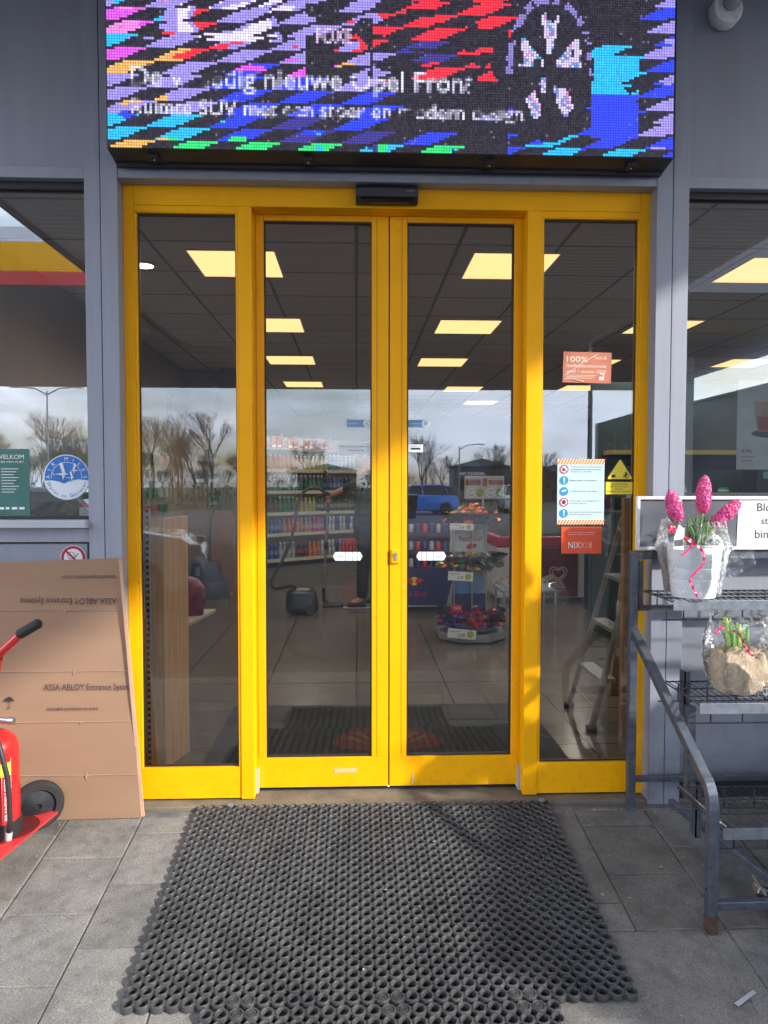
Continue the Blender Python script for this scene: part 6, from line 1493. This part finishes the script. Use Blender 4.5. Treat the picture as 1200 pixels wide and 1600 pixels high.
# right window: drinks poster, coffee corner
t = sticker('drinks_poster', 'pale poster with a glass of red tea hanging in the right window', 'poster', 1.80, 1.42, 2.10, 1.84, .30, mat('pale_print', (.55, .58, .58), .5, var=.15, vs=6), th=.003)
MB().prism([(1.90, 1.60), (2.04, 1.60), (2.06, 1.74), (1.88, 1.74)], .2965, .2985).build('glass_print', mat('glass_print', (.45, .28, .22), .5, var=.3), t); MB().prism([(1.905, 1.605), (2.035, 1.605), (2.045, 1.67), (1.895, 1.67)], .2940, .2960).build('drink_print', mat('tea_red', (.35, .04, .04), .5), t); mb = MB(); mb.prism([(.085*math.cos(a)*1.2+1.97, .02*math.sin(a)+1.59) for a in np.linspace(0, 2*PI, 25)[:-1]], .2992, .2998); text(mb, 'Koffie', 1.825, 1.50, .299, w=.05, h=.016); text(mb, 'vers gezet', 1.825, 1.475, .299, w=.06, h=.009); text(mb, 'en thee', 1.825, 1.458, .299, w=.05, h=.009)
mb.build('lettering', M['blackink'], t)
t = thing('coffee_counter', 'dark coffee counter with machines and cups behind the right window', 'counter', (3.2, 3.2, 0)); MB().box(2.2, 5.2, 3.0, 3.6, .0, 1.12).build('counter', mat('dark_green_front', (.02, .045, .045), .5, var=.3, vs=4), t, bevel=.01); MB().box(2.2, 5.2, 3.62, 3.7, .0, 2.3).build('back_wall', mat('teal_dark', (.03, .055, .06), .5, var=.4, vs=3), t)
MB().box(2.3, 5.1, 3.4, 3.61, 1.62, 1.66).build('shelf', mat('yellow_edge', (.4, .32, .08), .5), t)
for k in range(7):
    q = thing('coffee_machine' if k % 3 == 0 else 'cup_stack', ('black coffee machine' if k % 3 == 0 else 'stack of green paper cups')+' number %s on the coffee counter' % ['first', 'second', 'third', 'fourth', 'fifth', 'sixth', 'seventh'][k], 'coffee machine' if k % 3 == 0 else 'cups', (2.5+.38*k, 3.3, 1.121)); x = 2.5+.38*k
    q['label'] = ('black coffee machine' if k % 3 == 0 else 'stack of green paper cups')+', %s from the left on the coffee counter' % ['first', 'second', 'third', 'fourth', 'fifth', 'sixth', 'seventh'][k]
    if k % 3 == 0: MB().box(x-.13, x+.13, 3.15, 3.4, 1.1205, 1.5).build('body', M['black'], q, bevel=.01); MB().box(x-.08, x+.08, 3.143, 3.149, 1.4, 1.46).build('panel', mat('machine_panel', (.1, .3, .3), .3), q)
    else: MB().lathe([(.035, 1.1205), (.045, 1.3), (.04, 1.32)], (x, 3.25, 0), 16).build('cups', mat('cup_green', (.02, .25, .12), .5), q, smooth='auto'); MB().lathe([(.046, 1.29), (.046, 1.3)], (x, 3.25, 0), 16).build('rim', M['white'], q)
# ================================================================ OUTSIDE, SEEN IN THE GLASS
cp_ = thing('fuel_canopy', 'large fuel station canopy with yellow and red fascia opposite the shop', 'canopy', (-2, -14, 0))
cx0, cx1, cy0, cy1 = -16, 9.4, -8.0, -19.5
MB().box(cx0, cx1, cy1, cy0-.05, 4.3, 4.34).build('underside', mat('canopy_sheet', (.82, .82, .83), .6, var=.03), cp_)
MB().box(cx0, cx1, cy1, cy0-.05, 4.95, 5.05).build('deck', M['grey_d'], cp_)
for (z0_, z1_, m_, nm) in ((4.3, 4.5, M['red'], 'red_band'), (4.501, 4.93, M['yellow'], 'yellow_band'), (4.931, 5.15, M['white'], 'white_band')):
    MB().box(cx0, 3.5, cy0-.049, cy0, z0_, z1_).build(nm, m_, cp_); MB().box(cx0-.05, cx0-.001, cy1, cy0, z0_, z1_).build(nm, m_, cp_)
MB().box(3.501, cx1, cy0-.049, cy0, 4.3, 5.15).build('grey_band', mat('grey_band', (.2, .2, .21), .5), cp_)
for k in range(5):
    MB().box(-14+4.5*k, -13.6+4.5*k, -11.2, -10.8, 4.29, 4.2995).build('canopy_lamp', mat('canopy_lamp', (.8, .8, .8), .4, emit=(.9, .95, 1), es=14.), cp_)
for x in (-13, 7.6): MB().box(x, x+.3, -14, -13.7, -.19, 4.3).build('column', M['white'], cp_)
# bare trees
bark = mat('bark', (.105, .09, .072), .9, var=.3, vs=6)
def tree_mesh(seed, H, spread, dep=6, w=.042):
    rr = random.Random(seed); tr_, cr_ = MB(), MB()
    def seg(mb, a, b, ra, rb, n=3):
        mb.tube([a, b], [ra, rb], n, cap=False)
    def grow(p, d, L, r_, k):
        q = p+d*L; m_ = (p+q)/2+Vector((rr.gauss(0, .04), rr.gauss(0, .04), 0))*L
        mb = tr_ if k == 0 else cr_
        mb.tube([p, m_, q], [r_, r_*.85, r_*.7], 5 if k < 2 else 3, cap=False)
        if k >= dep: return
        n = 3 if k > 3 else 3
        for _ in range(n+(1 if rr.random() < .35 else 0)):
            dd = (d*1.1+Vector((rr.gauss(0, 1), rr.gauss(0, 1), rr.gauss(.25, .5)))*spread).normalized(); grow(q-d*L*rr.uniform(0, .35), dd, L*rr.uniform(.6, .8), r_*.56, k+1)
    grow(Vector((0, 0, 0)), Vector((0, 0, 1)), H*.27, w*H*.25, 0); return tr_, cr_
TP = []
for i, (H, sp_) in enumerate(((7.5, .30), (7., .34), (8.2, .27), (6.2, .40))):
    a, b = tree_mesh(20+i, H, sp_); oa = a.build('trunk', bark); ob = b.build('crown', bark); TP.append((oa.data, ob.data)); bpy.data.objects.remove(oa); bpy.data.objects.remove(ob)
spots = []
for k in range(76): spots.append((-48+k*.52+rnd.uniform(-.5, .5), -42+rnd.uniform(-7, 3), rnd.uniform(.68, 1.05)))
for (x, s_) in ((-8.5, .8), (-6.8, .55), (-3.6, .8), (-2.8, .7), (4.6, 1.05), (5.2, .9), (9.5, .72), (10.4, .62), (11.2, .7), (12.5, .8), (13.6, .65), (17, .6), (20, .55)): spots.append((x, -50+rnd.uniform(-3, 3), s_))
for k in range(46): spots.append((-26+k*1.35+rnd.uniform(-.6, .6), -62+rnd.uniform(-5, 4), rnd.uniform(.45, .72)))
for k, (x, y, s_) in enumerate(spots):
    e = bpy.data.objects.new('bare_tree', None); C.objects.link(e); e.location = (x, y, -.2); e.scale = (s_*1.05, s_*1.05, s_*.95); e.rotation_euler = (0, 0, rnd.uniform(0, 6)); tag(e, 'leafless winter tree at the edge of the forecourt mirrored in the glass', 'tree', 'leafless trees round the forecourt')
    D = TP[k % 4]
    for q, nn in zip(D, ('trunk', 'crown')): o = bpy.data.objects.new(nn, q); C.objects.link(o); o.parent = e
# undergrowth and far belt of shrubs
hedm = mat('bramble', (.09, .085, .05), .9, var=.5, vs=3, col2=(.05, .07, .03))
mb = MB()
for k in range(22000):
    left = rnd.random() < .62
    x = rnd.uniform(-50, -10) if left else rnd.uniform(-50, 60); y = rnd.uniform(-46, -37) if left else rnd.uniform(-75, -56)
    z = -.2+abs(rnd.gauss(0, .4 if left else .9)); s_ = rnd.uniform(.05, .16) if left else rnd.uniform(.12, .35); a = rnd.uniform(0, 6); d = Vector((math.cos(a), math.sin(a), rnd.uniform(-.4, 1))).normalized()*s_; u = Vector((-d.y, d.x, rnd.uniform(-.1, .1)*s_)).normalized()*s_*.35
    p = Vector((x, y, z)); mb.add([p-d, p+u, p+d, p-u], [(0, 1, 2, 3)])
o = mb.build('undergrowth', hedm); tag(o, kind='stuff')
def lamp_post(x, y, H, arms, lab, r_=.06):
    t = thing('street_lamp', lab, 'street lamp', (x, y, -.19)); MB().tube([(x, y, -.19), (x, y, H)], [r_, r_*.6], 12).build('pole', M['grey'], t, smooth='auto')
    for s_ in arms: MB().tube([(x, y, H-.2), (x+s_*.6, y, H+.12), (x+s_*1.5, y, H+.2)], .035, 8).build('arm', M['grey'], t, smooth=True); MB().box(x+s_*1.5-.3, x+s_*1.5+.3, y-.1, y+.1, H+.14, H+.22).build('lamp_head', M['white'], t, bevel=.02)
lamp_post(-15.5, -34, 6.0, (-1, 1), 'double armed street lamp by the trees'); lamp_post(7.3, -48, 4.0, (1,), 'slim street lamp near the blue car'); lamp_post(4.75, -11.5, 7.2, (), 'tall plain mast beside the car wash', .055)
# cars
def car(name, label, x, y, rz, paint, L=4.2, Wd=1.76, H=1.5, group=None):
    t = thing(name, label, 'car', (x, y, -.19)); t.rotation_euler = (0, 0, rz)
    def B(mb, nm, m_, par=t, **k):
        o = mb.build(nm, m_, None, **k); o.parent = par; return o
    hw = Wd/2
    lower = [(-L/2, .28), (-L/2+.05, .55), (-L/2+.04, .85), (-L/2+.25, .98), (L/2-1.35, 1.0), (L/2-.35, .88), (L/2-.05, .68), (L/2, .45), (L/2-.03, .25), (L/2-.45, .2), (-L/2+.4, .2)]
    mb = MB(); n = len(lower); secs = [(-hw, .93, .06), (-hw+.08, 1., 0.), (hw-.08, 1., 0.), (hw, .93, .06)]
    vs = [(a*s_, y_, .55+(b-.55)*s_) for (y_, s_, _) in secs for a, b in lower]
    fs = [tuple(range(n)), tuple(reversed(range(3*n, 4*n)))]+[(q*n+i, q*n+(i+1) % n, (q+1)*n+(i+1) % n, (q+1)*n+i) for q in range(3) for i in range(n)]
    mb.add(vs, fs); B(mb, 'body', paint, bevel=.04, seg=3, smooth='auto')
    roof = [(-L/2+.12, .97), (-L/2+.42, 1.38), (-L/2+.9, H), (.35, H-.02), (L/2-1.15, .99)]
    n = len(roof); vs = []
    for (y_, k_) in ((-hw+.06, 0), (-hw+.22, 1), (hw-.22, 1), (hw-.06, 0)):
        for a, b in roof: vs.append((a, y_ if b < 1.05 or not k_ else y_, b if (k_ or b < 1.05) else .98))
    # glasshouse: two side windows, front, rear and roof
    def yy(b): return hw-.07-.20*(b-.97)/(H-.97)
    vs = [(a, s_*yy(b), b) for s_ in (-1, 1) for a, b in roof]
    mb = MB().add(vs, [tuple(range(n)), tuple(reversed(range(n, 2*n)))]+[(i, i+1, i+1+n, i+n) for i in range(n-1)]); B(mb, 'window', mat('car_glass', (.015, .02, .025), .05, coat=1.), smooth=False)
    rf = [(-L/2+.40, 1.39), (-L/2+.88, H+.012), (.36, H-.006), (.5, H-.07), (.3, H-.06), (-L/2+.9, H-.05)]
    vs = [(a, s_*(yy(b)+.012), b) for s_ in (-1, 1) for a, b in rf]; n = len(rf)
    mb = MB().add(vs, [tuple(range(n)), tuple(reversed(range(n, 2*n)))]+[(i, (i+1) % n, (i+1) % n+n, i+n) for i in range(n)]); B(mb, 'roof', paint, bevel=.01)
    for s_ in (-1, 1):
        for (a, b, c, d) in (((L/2-1.12), .99, .42, H-.05), (-.15, .99, -.12, H-.04), (-L/2+.62, .99, -L/2+.72, H-.12)): B(MB().tube([(a, s_*(yy(b)+.01), b), (c, s_*(yy(d)+.01), d)], .028, 6), 'pillar', paint)
        for wx in (-L/2+.78, L/2-.82):
            w_ = B(MB().lathe([(.22, -.1), (.31, -.1), (.325, -.05), (.325, .05), (.31, .1), (.22, .1)], (wx, s_*(hw-.1), .325), 28, 'y'), 'tyre', M['rubber'], smooth='auto')
            mb = MB().lathe([(.2, .0), (.205, .02)], (wx, s_*(hw+.0), .325), 24, 'y')
            B(mb, 'rim', M['steel'], w_); mb = MB()
            for k in range(5): a = k*2*PI/5; mb.tube([(wx+.05*math.cos(a), s_*(hw+.03), .325+.05*math.sin(a)), (wx+.19*math.cos(a+.2), s_*(hw+.03), .325+.19*math.sin(a+.2))], .02, 5)
            B(mb, 'spoke', M['black'], w_)
        B(MB().box(L/2-.42, L/2-.1, s_*(hw-.12)-.12, s_*(hw-.12)+.1, .66, .80), 'headlight', M['steel'], bevel=.02); B(MB().box(-L/2-.0, -L/2+.12, s_*(hw-.16)-.12, s_*(hw-.16)+.1, .76, .92), 'tail_light', M['red'], bevel=.02)
        B(MB().box(.55, .7, s_*(hw+.08)-.09, s_*(hw+.08)+.09, .98, 1.12), 'side_mirror', paint, bevel=.03)
    return t
car('parked_car', 'bright blue hatchback parked far across the forecourt', 3.0, -33.5, math.radians(168), mat('car_blue', (.02, .26, .95), .2, coat=1.))
car('parked_car', 'silver grey hatchback parked close to the shop at the left', -3.9, -6.2, math.radians(-10), mat('car_silver', (.30, .33, .37), .35, .3, coat=1.), 4.0)
car('parked_car', 'white car parked behind the blue hatchback', 8.8, -36, math.radians(95), mat('car_white', (.6, .6, .6), .25, coat=1.))
t = thing('waste_bin', 'dark wheeled waste bin at the kerb of the forecourt', 'bin', (2.25, -27, -.19)); MB().prism([(1.95, -.1), (2.45, -.1), (2.55, .85), (1.85, .85)], -27.3, -26.7).build('bin_body', M['black'], t, bevel=.03); MB().box(1.83, 2.57, -27.35, -26.65, .851, .92).build('lid', M['grey'], t, bevel=.02)
# car wash wing at the right
cw_ = thing('car_wash', 'dark car wash wing with a lettered sign at the right of the forecourt', 'building', (8.6, -13, -.19))
dkg = mat('wash_panel', (.055, .07, .10), .35, var=.1, vs=.8)
MB().box(9.4, 15, -19.8, -2.5, -.19, 3.589).build('wall', dkg, cw_); MB().box(9.35, 15.1, -19.85, -2.4, 3.59, 3.66).build('roof_edge', M['grey'], cw_)
MB().prism([(7.75, .3), (9.95, .3), (9.95, 3.95), (7.75, 3.3)], -20.2, -19.9).build('sign_panel', dkg, cw_)
for x in (7.8, 9.2): MB().box(x, x+.1, -20.3, -20.21, -.19, 3.2).build('sign_post', M['grey'], cw_)
mb = MB(); text(mb, 'wash', 0, 0, 0, w=1.75, h=1.0); mb.v = [(9.75-v[0], -19.89, 2.0+v[2]) for v in mb.v]; mb.build('lettering', mat('wash_letters', (.22, .26, .33), .4), cw_)
# low sheds on the horizon
for (x, y, w_, h_, lab) in ((11, -60, 5, 3.4, 'blue grey shed on the horizon'), (19, -62, 9, 3., 'low brick building on the horizon'), (-3, -70, 6, 3.2, 'low grey building on the horizon')):
    t = thing('far_building', lab, 'building', (x, y, -.19)); MB().box(x-w_/2, x+w_/2, y-3, y, -.19, h_-.5).build('wall', mat('shed', (.14, .17, .22) if 'blue' in lab else (.2, .13, .1), .7, var=.2), t); MB().prism([(x-w_/2-.2, h_-.499), (x+w_/2+.2, h_-.499), (x, h_+.2)], y-3.2, y+.2).build('roof', M['grey_d'], t)
    for k in range(3): MB().box(x-w_/2+.6+k*w_/3, x-w_/2+1.3+k*w_/3, y+.001, y+.05, .8, 1.8).build('window', M['black'], t)
